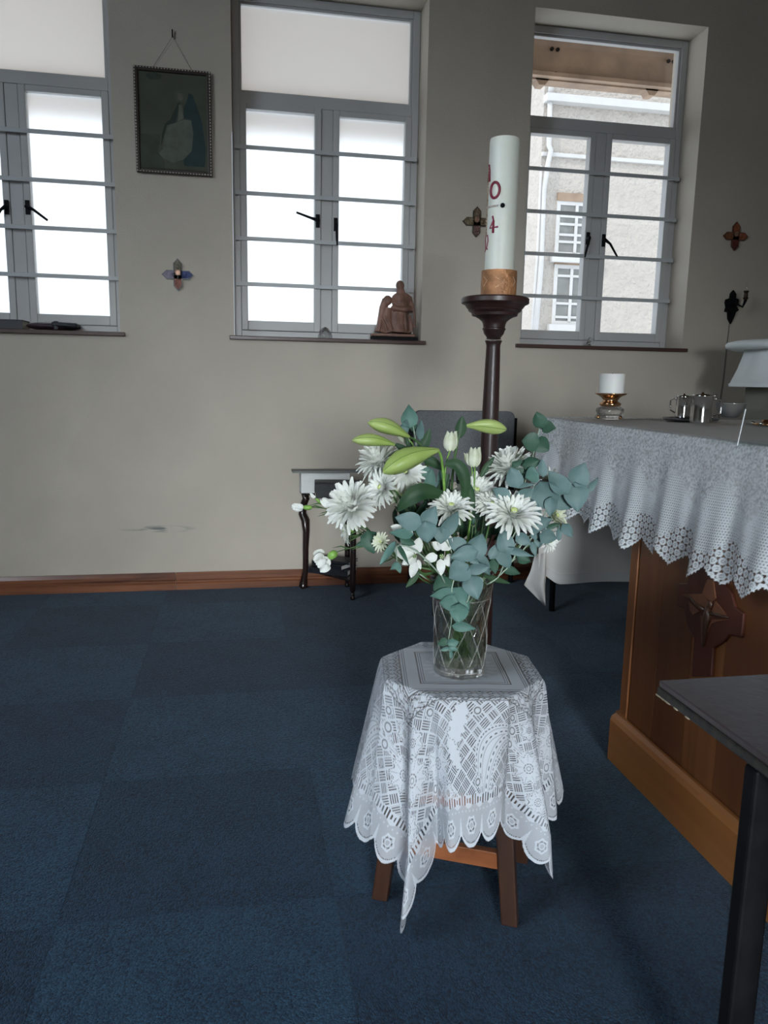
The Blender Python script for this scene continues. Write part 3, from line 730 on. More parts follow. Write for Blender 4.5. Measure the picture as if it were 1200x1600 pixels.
# ------------------------------------------------------------------ little dark side table with books
tb = thing('side_table', 'small nearly black side table with curved leg against the wall', 'side table', (.43, 3.53, 0))
A_, B_, C_ = Vector((.308, 3.60, 0)), Vector((.509, 3.378, 0)), Vector((.515, 3.605, 0))
d_ = (A_-B_).normalized()
pts = [A_+d_*o_+Vector((0,0,z)) for o_, z in ((-.004,.0),(.010,.012),(.004,.05),(-.006,.09),(-.006,.20),(-.010,.28),(-.004,.335),(.016,.365),(.010,.405),(-.008,.440),(.004,.468),(.016,.474))]
mk('leg', MB().tube(pts, [.020,.024,.018,.016,.016,.019,.024,.022,.020,.020,.018,.008], 10, sq=.8), TABLEW, tb, smooth=True)
for Q in (B_, C_):
    mk('leg', MB().lathe([(.010,0),(.012,.008),(.007,.02),(.010,.026),(.007,.032),(.013,.045),(.0135,.09),(.0135,.43),(.010,.46)], Q, 12), TABLEW, tb, smooth='auto')
    
P = [A_+Vector((-.02,.012,.458)), B_+Vector((-.012,-.025,.458)), B_+Vector((.05,.0,.458)), Vector((.56,3.61,.458)), Vector((.33,3.62,.458))]
mk('table_top', MB().prism(P, (0,0,.012)), TABLEW, tb, bevel=.003)
P = [A_+Vector((0,.010,.085)), B_+Vector((-.008,-.008,.085)), C_+Vector((.012,.008,.085))]
mk('shelf', MB().prism(P, (0,0,.010)), TABLEW, tb, bevel=.002)
def book(label, c, sx_, sy_, h, rot, cover, pages, name='book', cat='book', group=None, ct=.003, spine=True):
    c = Vector(c); t = thing(name, label, cat, c, group); ax = Vector((math.cos(rot), math.sin(rot), 0)); ay = Vector((-ax.y, ax.x, 0))
    m = MB(); m.obox(c+Vector((0,0,ct/2)), ax*sx_/2, ay*sy_/2, (0,0,ct/2)); m.obox(c+Vector((0,0,h-ct/2)), ax*sx_/2, ay*sy_/2, (0,0,ct/2))
    m.obox(c+ay*(-sy_/2+ct/2)+Vector((0,0,h/2)), ax*sx_/2, ay*ct/2, (0,0,h/2-ct))
    mk('cover', m, cover, t, bevel=.001)
    mk('pages', MB().obox(c+ay*ct/2+Vector((0,0,h/2)), ax*(sx_/2-.004), ay*(sy_/2-ct-.001), (0,0,h/2-ct-.0003)), pages, t)
    return t
book('thick black leather book with brown ribbon on the dark side table', (.447, 3.450, .4705), .215, .12, .070, -.10, BLEATH, PAPER)
mk('book_ribbon', MB().tube([(.335,3.40,.50),(.338,3.392,.485),(.322,3.385,.474)], .0018, 5), CHIP)
bpy.data.objects['book_ribbon'].name = 'ribbon_marker'
tag(bpy.data.objects['ribbon_marker'], 'thin brown ribbon end hanging from the thick black book', 'ribbon')
book('pale grey and white book standing behind the thick black book', (.40, 3.575, .4705), .235, .055, .098, PI, GREYB, PAPERW)
fld = mk('folder', MB().box(.245, 3.53, .5695, .565, 3.62, .578), pm('grey_card_folder', (.20,.21,.20), .6, vary=.1), bevel=.001, loc=(.4,3.57,.57))
tag(fld, 'thin grey card folder lying flat on top of the books on the side table', 'folder')
book('closed black book lying on the low shelf of the side table', (.435, 3.535, .0955), .20, .13, .028, -.5, BLEATH, PAPERW)
book('worn black book on top of the pile on the low shelf', (.440, 3.530, .1245), .17, .12, .024, -.75, BLEATH, PAPERW)
book('black folder leaning topmost on the low shelf pile', (.455, 3.525, .1495), .17, .10, .012, -.60, BLEATH, PAPERW)

# ------------------------------------------------------------------ dark bench in the right foreground
ZB = .57; ca = atZ(1027, 1062, ZB)
bx0, by1 = ca.x, ca.y
bn = thing('low_table', 'black low table with worn dark top in the right foreground', 'table', (bx0+.16, .66, 0))
mk('table_top', MB().box(bx0+.002, .30, ZB-.010, .942, by1-.002, ZB), BENCH, bn, bevel=.002)
mk('edge_band', MB().box(bx0, .298, ZB-.024, .944, by1, ZB-.0102), BENCHE, bn, bevel=.003)
for k in range(5):
    yy = by1-(.006,.019,.030,.052,.081)[k]
    mk('chip', MB().ell((bx0+.0005, yy, ZB-.023), .002, .003+.006*random.random(), .0015, 8, 5), CHIP, bn)
for lx in (bx0+.018, .92):
    for ly in (.765, .40):
        mk('leg', MB().box(lx-.019, ly-.012, 0, lx+.019, ly+.012, ZB-.0245), BLK, bn, bevel=.004)
mk('rail', MB().box(bx0+.04, .760, ZB-.05, .90, .770, ZB-.0245), BLK, bn)

# ------------------------------------------------------------------ stool under the lace cloth
SCX, SCY, SZ, SR = .425, 1.365, .45, .150
SCX -= .006
so = thing('stool', 'red brown wooden stool under the white lace cloth', 'stool', (SCX, SCY, 0))
mk('seat', MB().lathe([(SR*.9,SZ-.032),(SR-.006,SZ-.030),(SR-.003,SZ-.006),(SR-.010,SZ-.003)], (SCX,SCY,0), 40), STOOLW, so, smooth='auto')
LP = []
for q_ in ((.264,1.332),(.491,1.222),(.580,1.400),(.352,1.508)):
    f_ = Vector((q_[0], q_[1], 0)); t_ = Vector((SCX+(q_[0]-SCX)*.66, SCY+(q_[1]-SCY)*.66, SZ-.031)); LP.append((f_, t_))
    d = (f_-t_); ax = Vector((.242,-.117,0)).normalized(); ay = Vector((.117,.242,0)).normalized()
    mm = MB(); w0, w1 = .0155, .017
    vs = [f_+ax*s*w0+ay*t*w0 for s, t in ((-1,-1),(1,-1),(1,1),(-1,1))]+[t_+ax*s*w1+ay*t*w1 for s, t in ((-1,-1),(1,-1),(1,1),(-1,1))]
    mm.add(vs, [(3,2,1,0),(4,5,6,7),(0,1,5,4),(1,2,6,5),(2,3,7,6),(3,0,4,7)])
    mk('leg', mm, STOOLW, so, bevel=.003)
for a_, b_, z in ((0,1,.118),(1,2,.165),(2,3,.118),(3,0,.165)):
    p1 = LP[a_][0].lerp(LP[a_][1], z/.42); p2 = LP[b_][0].lerp(LP[b_][1], z/.42); d = (p2-p1); n_ = Vector((-d.y, d.x, 0)).normalized()
    mk('stretcher', MB().obox((p1+p2)/2, d*.5*.90, n_*.008, (0,0,.017)), STRETW, so, bevel=.002)

def stool_cloth():
    N = 640; S = .415
    s = np.linspace(-S, S, N); s_, t_ = np.meshgrid(s, s, indexing='ij')
    ca_, sa_ = math.cos(math.radians(-9)), math.sin(math.radians(-9))
    R0 = .158
    rad = np.hypot(s_, t_); th = np.arctan2(t_, s_)
    # rounded-octagon lip
    tw = np.mod(th+math.radians(-9-15), PI/4)-PI/8; Rl = R0*math.cos(PI/8)/np.cos(tw)*1.0
    d = np.clip(rad-Rl, 0, None)
    k = d/.27
    TH = th
    def g(a0, w): return np.exp(-((np.angle(np.exp(1j*(TH-a0))))/w)**2)
    cor = sum(g(a0, .30) for a0 in (-3*PI/4, -PI/4, PI/4, 3*PI/4))
    fold = (.016*np.cos(9*TH+1.1)+.008*np.cos(15*TH+.4+.8*np.sin(2*TH)))*np.clip(k,0,1.2)
    # the deep pleat that falls from the front left corner and its neighbours
    fold = fold + .030*k*g(-2.26, .085) - .022*k*g(-2.02, .09) - .016*k*g(-2.50, .08) + .020*k*g(-1.80, .09)+ .018*k*g(-.86, .14) - .02*k*g(-1.10,.10)
    fl = .17 - .08*g(-2.30,.4) - .10*g(-.8,.4) + .04*g(2.95,.5)
    out = Rl + .006*(1-np.exp(-d/.008)) + fl*d*(1-.25*np.clip(k-1,0,1)) + fold
    rr = np.where(rad < Rl, rad, out)
    zz = SZ + .0025 - np.where(rad < Rl, 0, np.sqrt(np.clip(1-(fl*.9)**2, .5, 1))*(d-.004*(1-np.exp(-d/.01))))
    zz = zz + np.where(rad < Rl, .0006*np.sin(s_*60)*np.sin(t_*50), 0)
    zz = zz + .05*k*g(-.80,.22) - .01*k*g(-2.36,.2) + .012*k*g(-1.6,.3) + .045*k*g(-1.20,.20)- .04*k*g(-2.95,.35)
    zz = np.maximum(zz, .012)
    # twist so the cloth square sits as in the photo
    TW = TH + .20*np.clip(k,0,1)*g(-2.36,.45) 
    rr = rr*1.0
    lx = rr*np.cos(TW); ly = rr*np.sin(TW)
    X = SCX+lx*ca_-ly*sa_; Y = SCY+lx*sa_+ly*ca_
    # ---- lace drawing
    mx = np.maximum(np.abs(s_), np.abs(t_)); side = np.abs(s_) >= np.abs(t_)
    a = np.where(side, t_, s_); sg = np.where(side, np.sign(s_), -np.sign(t_)); a = a*sg
    e = S-mx
    def ringd(cx_, cy_, r0, w): return ss(np.abs(np.hypot(a-cx_, mx-cy_)-r0)-w, .0016)
    # basket hatch ground
    c1 = (a+mx); c2 = (a-mx); bs = .030
    blk = (np.floor(c1/bs)+np.floor(c2/bs)) % 2
    slit = np.where(blk > 0, (c1/.0066) % 1, (c2/.0066) % 1)
    slitd = ss(np.abs(slit-.5)*.0066-.0014, .0012)
    edgeb = np.minimum(np.abs((c1/bs) % 1-.5), np.abs((c2/bs) % 1-.5))
    eb = np.maximum(np.abs((c1/bs) % 1-.5), np.abs((c2/bs) % 1-.5)) < .42
    A = .93 - .90*slitd*eb
    def holes(mask, amt=.9): 
        nonlocal A; A = A*(1-mask*amt)
    def solid(mask, val=.95):
        nonlocal A; A = A*(1-mask)+val*mask
    def blob(cx_, cy_, r0, np_=9, ph=0, core=.010, amp=.28):
        dx = a-cx_; dy = mx-cy_; r = np.hypot(dx, dy); tt = np.arctan2(dy, dx)
        Rp = r0*(1-amp*np.abs(np.sin(np_*tt/2+ph))**1.5)
        solid(ss(r-Rp-.0035, .002), .96)
        holes(ss(np.abs(r-Rp)-.0010, .001)*((np.sin(tt*60) > -.3)), .85)
        sec = np.abs(((np_*tt/2+ph+PI/2)/PI) % 1-.5)*PI*2/np_*r
        holes(ss(np.abs(sec-0)-.0006, .0009)*(r > core*1.5)*(r < Rp*.95)*(np.sin(r*1400) > -.2), .6)
        holes(ss(np.abs(r-core)-.0009, .001)*(np.sin(tt*10) > -.6), .85)
        holes(ss(np.abs(r-core*.45)-.0007, .0009), .7)
    # leaf, paisley, flowers
    def leaf(cx_, cy_, L, W, rot):
        dx = a-cx_; dy = mx-cy_; c_, s2 = math.cos(rot), math.sin(rot); x = dx*c_+dy*s2; y = -dx*s2+dy*c_
        wv = W*np.sqrt(np.clip(1-(x/L)**2, 0, 1))*(1+.22*np.sin(x/L*16))
        mk_ = ss(np.abs(y)-wv, .002)*(np.abs(x) < L)
        solid(mk_, .96); holes(ss(np.abs(np.abs(y)-wv)-.0007, .001)*(np.abs(x) < L)*(np.sin(x*1300) > -.2), .8)
    def paisley(cx_, cy_, L, rot, fl=1):
        dx = (a-cx_)*fl; dy = mx-cy_; c_, s2 = math.cos(rot), math.sin(rot); x = dx*c_+dy*s2; y = -dx*s2+dy*c_
        y = y - .9*x*x/L*1.0
        w = .36*L*np.sqrt(np.clip(1-(x/L)**2, 0, 1))*(1-.45*x/L)
        q = np.abs(y)-w; inn = np.abs(x) < L
        solid(ss(q-.010, .002)*(np.abs(x) < L*1.12), .95)
        holes(ss(np.abs(q-.0035)-.0013, .001)*inn*(np.sin(x*900) > -.1), .9)
        holes(ss(np.abs(q+.004)-.0008, .001)*inn, .5)
        holes(ss(np.abs(q+.014)-.0016, .001)*inn*(np.sin(x*520) > .1), .85)
        holes(ss(np.abs(q+.022)-.0008, .001)*inn, .5)
        # curled lobes round it
        solid(ss(np.abs(q-.014-.005*np.sin(x*240))-.004, .002)*inn*0+0, .95)
    for fl in (1,):
        paisley(.055, .235, .082, -.75)
        leaf(-.030, .195, .045, .017, 2.0); leaf(-.045, .245, .030, .014, 1.2)
    blob(-.105, .262, .040, 9, .3, .011); blob(-.180, .235, .040, 9, .1, .011); blob(-.145, .185, .026, 7, 0, .007)
    blob(.190, .250, .036, 9, .5, .010); blob(.150, .180, .022, 6, 0, .006); blob(-.235, .290, .030, 8, .2, .009)
    blob(-.075, .312, .020, 6, 0, .005); blob(.245, .300, .028, 8, .6, .008); blob(.12, .30, .018, 6, 0, .005)
    for (cx_, cy_, r0) in ((.115,.205,.013),(.100,.180,.010),(.125,.235,.012),(.012,.170,.010),(-.085,.165,.011),(.02,.30,.010),(-.14,.30,.012)):
        solid(ss(np.hypot(a-cx_, mx-cy_)-r0, .002)); holes(ringd(cx_, cy_, r0*.6, .0012), .8)
    # bands nearer the middle
    z = mx < .150; cell = .019
    ca1 = ((a/cell) % 1-.5)*cell; cb1 = (((mx-.119)/.031)-.5)*.031
    fil = .90-.75*ss(np.abs(np.sin(a*330+2*np.sin(mx*420))*np.cos(mx*380+1.6*np.sin(a*160)))-.25, .22)
    fil = np.maximum(fil, ss(np.hypot(ca1, cb1)-.0065, .002)*.95)
    A = np.where(z, fil, A)
    A = np.where(mx < .118, .97, A)
    for L0 in (.117, .111, .107, .083, .079, .075):
        A = np.where(np.abs(mx-L0) < .0008, .25, A)
    A = np.where(mx < .074, .88, A)
    pet = .0068*(1+0*rad); tt = th
    for r0, n_ in ((.062, 22), (.052, 0)):
        if n_:
            qd = np.hypot((((tt*n_/(2*PI)) % 1)-.5)*2*PI/n_*rad, (rad-r0)*.6); A = np.where(qd < .0062, 1.0, A)
    A = np.where(mx > .1505, A, A)
    A = np.where(np.abs(mx-.151) < .0010, .35, A)
    # comb row, tulle hem, rosettes, scallops
    A = np.where((e < .094), .93-.85*(np.abs(((a/.0085) % 1)-.5) < .20)*(np.abs(e-.084) < .0075+.004*np.sin(a*170)), A)
    tul = .66
    A = np.where(e < .074+.004*np.sin(a*170), tul, A)
    p = S*2/11; fr = ((a+S)/p) % 1-.5; ax_ = fr*p
    ed = .024*(np.abs(fr)*2)**2.2
    r = np.hypot(ax_, e-.040); t2 = np.arctan2(e-.040, ax_)
    ros = ss(np.abs(r-.0165*(1-.22*np.abs(np.sin(3*t2))))-.0030, .0015); ros = np.maximum(ros, ss(np.abs(r-.0065)-.0016, .001))
    m_ = e < .072; A = np.where(m_, np.maximum(A, ros*.97), A)
    A = np.where(m_ & (np.abs(r-.0105) < .0011) & (np.sin(6*t2) > 0), .12, A)
    arc = e-ed*1.0
    A = np.where((e < .030) & (np.abs(arc-.009) < .0012) & (np.sin(a*1500) > -.4), .15, A)
    A = np.where((arc < .0075), .96, A)
    spike = ss(np.abs(np.abs(fr)-.5)*p-.010*(1-e/.062), .0015)*(e < .060)*(e > .006); A = np.maximum(A, spike*.95)
    dots = ss(np.hypot(((a/.012) % 1-.5)*.012, e-.066)-.0022, .0012); A = np.maximum(A, dots*(e < .075)*.95)
    A = np.where(arc < 0, 0, A)
    A = np.clip(A*.98+.015*RNG.rand(N, N), 0, 1); A = np.where(arc < 0, 0, A)
    return cloth_obj('stool_lace_cloth', LACE, np.stack([X, Y, zz], -1), A, N, N)
sc_ = stool_cloth(); tag(sc_, 'white floral lace cloth with scalloped hem draped over the stool', 'lace cloth', kind='thing')

# ------------------------------------------------------------------ picture, crosses, wall lamp
PX0, PX1, PZ0, PZ1 = -.414, -.095, 1.862, 2.286; YP = YW-.004
pic = thing('framed_picture', 'beaded dark framed faded print of a veiled seated figure on the wall', 'picture', (-.255, YW, 2.07))
mk('frame', frame_mb(PX0, PZ0, PX1, PZ1, .018, YP-.018, YP), pm('dark_brown_frame', (.030,.018,.014), .4), pic, bevel=.003)
bd = MB(); W_ = PX1-PX0; H_ = PZ1-PZ0
for k in range(34):
    z = PZ0+.006+(H_-.012)*k/33
    for x in (PX0+.005, PX1-.005): bd.ell((x, YP-.019, z),   .0026,.0030,.0046, 7, 5)
for k in range(26):
    x = PX0+.006+(W_-.012)*k/25
    for z in (PZ0+.005, PZ1-.005): bd.ell((x, YP-.019, z), .0042,.0025,.0022, 7, 5)
o = mk('beading', bd, pm('worn_silver_beading', (.70,.64,.54), .35, metal=.3), pic, smooth=True); o['kind'] = 'stuff'
prm = pm('faded_green_grey_print', (.115,.112,.082), .6, vary=.25, vscale=5)
mk('print', MB().box(PX0+.017, YP-.008, PZ0+.017, PX1-.017, YP-.006, PZ1-.017), prm, pic)
def pxp(pts, y): # 948x1600 zoom of (190,30)-(350,300)
    out = []
    for x, yy in pts:
        p = atY(190+x/5.925, 30+yy/5.926, YP-.008); out.append((p.x, y, p.z))
    return out
ly = YP-.0083
for nm_, c_, pts in (('print_cloak', (.030,.062,.070), [(600,680),(655,700),(700,820),(745,960),(765,1100),(780,1200),(770,1370),(580,1360),(570,1310),(650,1220),(665,1050),(640,930),(570,920),(575,820),(600,770)]),
                  ('print_sleeve', (.035,.058,.050), [(520,780),(545,760),(520,880),(500,960),(420,980),(390,1090),(365,1180),(375,1060),(400,970),(450,930),(480,860)]),
                  ('print_gown', (.19,.19,.155), [(500,960),(580,930),(645,940),(662,1060),(650,1220),(570,1300),(480,1330),(390,1290),(345,1240),(385,1200),(395,1080),(430,985)]),
                  ('print_arm', (.21,.20,.165), [(530,790),(560,800),(575,920),(520,950)]),
                  ('print_veil', (.13,.125,.10), [(480,670),(560,650),(620,690),(600,770),(550,770),(500,760)]),
                  ('print_face', (.20,.175,.14), [(520,690),(560,690),(570,740),(545,762),(520,735)]),
                  ('print_cloud', (.060,.072,.056), [(230,500),(300,490),(370,520),(360,560),(270,560),(225,530)]),
                  ('print_ground', (.085,.092,.068), [(180,1060),(360,1070),(340,1230),(400,1330),(400,1400),(180,1390)])):
    mk(nm_, MB().prism(pxp(pts, ly), (0,-.0003,0)), pm(nm_, c_, .6, vary=.2, vscale=25), pic); ly -= .0004
mk('glazing', MB().box(PX0+.016, YP-.0135, PZ0+.016, PX1-.016, YP-.0125, PZ1-.016), clear_mat('picture_glass', .05, (.9,.93,.92)), pic)
n0 = atY(269.5, 57, YW-.01)
mk('cord', MB().tube([(-.335, YW-.006, PZ1), n0, (-.172, YW-.006, PZ1)], .0009, 5), pm('thin_brown_cord', (.10,.07,.05), .8), pic)
nl = mk('nail', MB().tube([(n0.x, YW, n0.z+.002), (n0.x, YW-.014, n0.z+.005)], .0025, 8).box(n0.x-.0025, YW-.016, n0.z-.004, n0.x+.0025, YW-.012, n0.z+.026), BLK)
tag(nl, 'small dark nail holding the cord of the framed picture', 'nail')

def arm_poly(cx_, cz_, dx, dz, L, w, y_):   # pointed arm from the middle outward
    px_, pz_ = -dz, dx
    return [(cx_+px_*w, y_, cz_+pz_*w), (cx_+dx*(L-w*1.1)+px_*w, y_, cz_+dz*(L-w*1.1)+pz_*w), (cx_+dx*L, y_, cz_+dz*L), (cx_+dx*(L-w*1.1)-px_*w, y_, cz_+dz*(L-w*1.1)-pz_*w), (cx_-px_*w, y_, cz_-pz_*w)]
def wall_cross(c, label, cols, edge):
    cx_, cz_ = c; t = thing('wall_cross', label, 'cross', (cx_, YW, cz_), 'small enamel crosses on the wall')
    mb = MB()
    L, w = .070, .0195
    for dx, dz in ((1,0),(-1,0),(0,1),(0,-1)): mb.prism(arm_poly(cx_, cz_, dx, dz, L, w, YW-.0005), (0,-.010,0))
    mk('backing', mb, edge, t, bevel=.001)
    for (dx, dz), c_ in zip(((0,1),(-1,0),(1,0),(0,-1)), cols):
        P = arm_poly(cx_+dx*w*.9, cz_+dz*w*.9, dx, dz, L-w*.9-.006, w*.76, YW-.0106)
        mk('enamel_arm', MB().prism(P, (0,-.0025,0)), pm('enamel', c_, .2, vary=.5, vscale=60, bump=.6, bscale=90, metal=.3), t)
    mk('medallion', MB().lathe([(.0125,0),(.0125,.003),(.009,.0035),(.008,.002),(.004,.002)], (0,0,0), 20), pm('rose_medallion', (.30,.17,.12), .35, metal=.5), t, smooth='auto')
    o = t.children[-1]; o.rotation_euler = (PI/2,0,0); o.location = (0,-.0105,.010)
    for v_ in o.data.vertices: v_.co += Vector((cx_, YW, cz_))
    return t
wall_cross((-.253,1.443), 'small dark enamel cross with navy arm, between the two frosted windows', ((.09,.08,.05),(.16,.14,.19),(.012,.022,.09),(.20,.07,.05)), pm('black_cross_edge', (.015,.018,.025), .3))
wall_cross((1.118,1.742), 'small brown gilt cross half hidden behind the tall ivory candle', ((.14,.10,.06),(.18,.14,.08),(.14,.10,.06),(.13,.07,.06)), pm('brown_cross_edge', (.05,.035,.025), .3))
wall_cross((2.477,1.747), 'small orange red enamel cross right of the clear window', ((.34,.11,.05),(.25,.10,.05),(.28,.09,.05),(.12,.03,.025)), pm('rust_cross_edge', (.10,.035,.02), .3))

sc0 = Vector((2.478, YW, 1.40))
wl_ = thing('wall_sconce', 'black cast iron candle lamp on the wall right of the clear window', 'wall lamp', sc0)
def zz4(x, y, Y): return atY(1100+x/5, 330+y/5, Y)
bk = MB(); poly = [(222,618),(242,650),(240,680),(262,690),(258,720),(245,745),(262,775),(240,790),(225,830),(200,882),(180,840),(178,790),(155,785),(165,750),(158,715),(165,690),(195,680),(200,645)]
bk.prism([zz4(x, y, YW-.001) for x, y in poly], (0,-.012,0)); 
for x, y, r in ((220,650,.009),(205,715,.014),(205,760,.011),(170,775,.006),(255,705,.006),(195,850,.006)): bk.ell(zz4(x, y, YW-.014), r, r*.7, r)
mk('backplate', bk, BLK, wl_, smooth='auto')
mk('arm', MB().tube([zz4(205,735,YW-.014), zz4(250,722,YW-.045), zz4(275,735,YW-.07), zz4(300,748,YW-.08), zz4(315,720,YW-.08), zz4(325,695,YW-.08)], [.007,.006,.005,.006,.006,.008], 8), BLK, wl_, smooth=True)
p = zz4(325, 690, YW-.08); 
mk('cup', MB().lathe([(.006,-.004),(.014,.006),(.009,.014),(.010,.022),(.008,.030),(.012,.036),(.013,.042)], p, 16), pm('dark_bronze', (.06,.04,.025), .35, metal=.6), wl_, smooth='auto')
mk('bulb', MB().lathe([(.008,.042),(.011,.052),(.009,.064),(.004,.078),(.001,.088)], p, 16), CLEAR, wl_, smooth=True)
cb = mk('cable', MB().tube([zz4(198,880,YW-.003), zz4(190,960,YW-.003), zz4(178,1050,YW-.003), zz4(165,1180,YW-.003), zz4(150,1320,YW-.003), zz4(128,1460,YW-.003), (2.482, YW-.003, .70), (2.49, YW-.003, .09)], .0022, 6), pm('dusty_grey_cable', (.13,.12,.10), .6))
tag(cb, 'thin grey electric cable running down the wall below the black lamp', 'cable')

# ------------------------------------------------------------------ on the sills
YS = 3.735
pr = atY(508, 528, YS)
og = mk('glass_ornament', MB().lathe([(.030,0),(.034,.004),(.031,.010),(.033,.014),(.029,.024),(.024,.038),(.014,.050),(.003,.056)], (pr.x, YS, Z0+.0005), 24, lambda r, z, a: r*(1+.07*math.cos(6*a))), CRYSTC, smooth=True, loc=(pr.x, YS, Z0))
tag(og, 'small clear glass ornament on the middle frosted window sill', 'ornament')
pr = atY(921, 533, YS)
g = MB().lathe([(.016,0),(.018,.003),(.006,.007),(.005,.014)], (pr.x, YS, Z0+.0005), 16)
g.tube([(pr.x-.014,YS,Z0+.018),(pr.x,YS,Z0+.014),(pr.x+.014,YS,Z0+.022),(pr.x+.014,YS,Z0+.038),(pr.x+.002,YS,Z0+.044),(pr.x-.008,YS,Z0+.036)], [.006,.010,.008,.005,.004,.002], 8)
og2 = mk('glass_swan', g, CRYSTC, smooth=True, loc=(pr.x, YS, Z0)); tag(og2, 'tiny clear glass bird on the sill of the clear window', 'ornament')

# figurine of two robed figures
def sp(x, y, dy=0): p = atY(570+x/12, 420+y/12, 3.72); return Vector((p.x, 3.72+dy, p.z))
fgz = sp(540, 1335).z; off = Z0+.0008-fgz
def S(x, y, dy=0): v = sp(x, y, dy); v.z += off; return v
fig = thing('figurine', 'brown carved figurine of two robed figures on the window sill', 'figurine', (sp(540,1300).x, 3.72, Z0))
a_, b_ = S(130,1335), S(965,1335); zt_ = S(540,1262).z
mk('plinth', MB().box(a_.x, 3.685, Z0+.0008, b_.x, 3.765, zt_), BLK, fig, bevel=.002)
mk('ground', MB().box(S(150,0).x, 3.688, zt_, S(950,0).x, 3.762, S(0,1190).z), RESIN, fig, bevel=.004)
u_ = 1/12*.00312                      # metres per zoom pixel
m = MB()
m.ell(S(662,300), 82*u_, 76*u_, 92*u_); m.ell(S(690,560), 195*u_, 110*u_, 130*u_); m.tube([S(560,740,-.01), S(560,900,-.01), S(550,1180,-.012)], [70*u_,75*u_,120*u_], 10)                                # tall head
m.tube([S(668,330), S(675,470)], [60*u_, 95*u_], 10)                  # veil to shoulders
m.tube([S(680,470), S(700,620), S(700,800), S(690,1000), S(680,1190)], [125*u_,165*u_,150*u_,190*u_,235*u_], 14, sq=.75)
m.tube([S(820,520), S(868,680), S(850,800)], [60*u_,60*u_,55*u_], 10)
m.tube([S(850,740,-.02), S(720,760,-.035), S(530,735,-.035)], [62*u_,50*u_,40*u_], 10)
m.tube([S(580,520), S(545,640,-.015), S(640,700,-.03)], [60*u_,52*u_,40*u_], 10)
m.ell(S(425,580,-.005), 85*u_, 75*u_, 90*u_)                          # bowed head
m.tube([S(400,560), S(350,720), S(330,900), S(330,1050), S(320,1180)], [80*u_,90*u_,100*u_,130*u_,165*u_], 12, sq=.8)
m.tube([S(450,720), S(430,900), S(450,1060), S(470,1180)], [95*u_,120*u_,150*u_,190*u_], 12, sq=.8)
m.tube([S(500,700,-.02), S(560,760,-.03)], [50*u_,45*u_], 10)
for x0, y0, x1, y1 in ((600,820,590,1180),(660,820,640,1180),(730,830,740,1180),(790,860,830,1180),(830,860,850,1170),(880,700,905,1100),(350,860,480,1130),(300,900,380,1160),(280,950,230,1170)):
    m.tube([S(x0,y0,-.030), S((x0+x1)/2+8,(y0+y1)/2,-.040), S(x1,y1,-.036)], [14*u_,22*u_,26*u_], 8)
o = mk('robed_figures', m, RESIN, fig, smooth=True)
rm = o.modifiers.new('join', 'REMESH'); rm.mode = 'VOXEL'; rm.voxel_size = .0022; rm.use_smooth_shade = True
sm = o.modifiers.new('sm', 'SMOOTH'); sm.iterations = 2; sm.factor = .4

# books on the left sill
x1 = atY(41, 513, 3.74).x
book('thick pale paged book flat on the left window sill', (x1-.13, 3.745, Z0+.0005), .26, .13, .042, 0, pm('dark_thin_cover', (.03,.03,.035), .5), PAPER)
pc_ = atY(84, 513, 3.73)
cs = thing('zip_case', 'dark maroon padded leather case on the left window sill', 'case', (pc_.x, 3.735, Z0+.0005))
m = MB(); c_ = cs.location+Vector((0,0,.020))
m.ell(c_, .118, .055, .019, 20, 10); mk('body', m, MAROON, cs, smooth=True)
mk('flap', MB().obox(c_+Vector((.055,-.01,.006)), (.055,0,-.002), (0,.048,0), (0,0,.011)), BLEATH, cs, bevel=.008)
mk('strap', MB().obox(c_+Vector((.02,0,.002)), (.010,0,0), (0,.056,0), (0,0,.0195)), BLEATH, cs, bevel=.004)

# ------------------------------------------------------------------ vase
VC = atZ(717, 1048, .4545); VC.z = .4545
zm = atY(722, 912, VC.y-.060).z; VH = zm-VC.z
va = thing('vase', 'cut crystal vase of greenish water on the lace covered stool', 'vase', VC)
def vr(t): return .0490+.0015*math.sin(t*3)+.014*max(0, t-.45)**1.7*2.2
NV, NA = 72, 168
def vcut(t, a):
    u = a*8/(2*PI); w = (t-.10)/.62*2.6
    if not .08 < t < .80: return 0
    g1 = abs(((u+w*.5) % 1)-.5); g2 = abs(((u-w*.5) % 1)-.5)
    return -.0032*max(0, 1-g1/.13) - .0032*max(0, 1-g2/.13)
m = MB(); P = []
for i in range(NA):
    a = 2*PI*i/NA
    for j in range(NV):
        t = j/(NV-1); r = vr(t)+vcut(t, a)
        if j == 0: r *= .94
        if t > .93: r += .0012*math.cos(16*a)
        P.append((VC.x+r*math.cos(a), VC.y+r*math.sin(a), VC.z+VH*t))
    for j in range(14):
        t = 1-j/13*.90; r = vr(t)-.0040
        P.append((VC.x+r*math.cos(a), VC.y+r*math.sin(a), VC.z+VH*t))
n1 = NV+14; c0 = len(P); P.append((VC.x, VC.y, VC.z+VH*.10)); P.append((VC.x, VC.y, VC.z+.001))
m.grid(P, NA, n1, closed=True)
for i in range(NA):
    k_i, k_n = i*n1, ((i+1) % NA)*n1
    m.f.append((k_i+n1-1, k_n+n1-1, c0)); m.f.append((k_n, k_i, c0+1))
mk('glass', m, CRYST, va, smooth='auto')
CUT = bpy.data.materials.new('cut_glint_line'); N_, L_, B_ = nodes(CUT); B_.inputs['Base Color'].default_value = (.80,.80,.76,1); B_.inputs['Roughness'].default_value = .25  # pale colour stands for the bright glints of the cut facets
t_ = N_.new('ShaderNodeBsdfTransparent'); x_ = N_.new('ShaderNodeMixShader'); x_.inputs[0].default_value = .80; L_.new(B_.outputs[0], x_.inputs[1]); L_.new(t_.outputs[0], x_.inputs[2]); L_.new(x_.outputs[0], N_['Material Output'].inputs[0])
cm = MB()
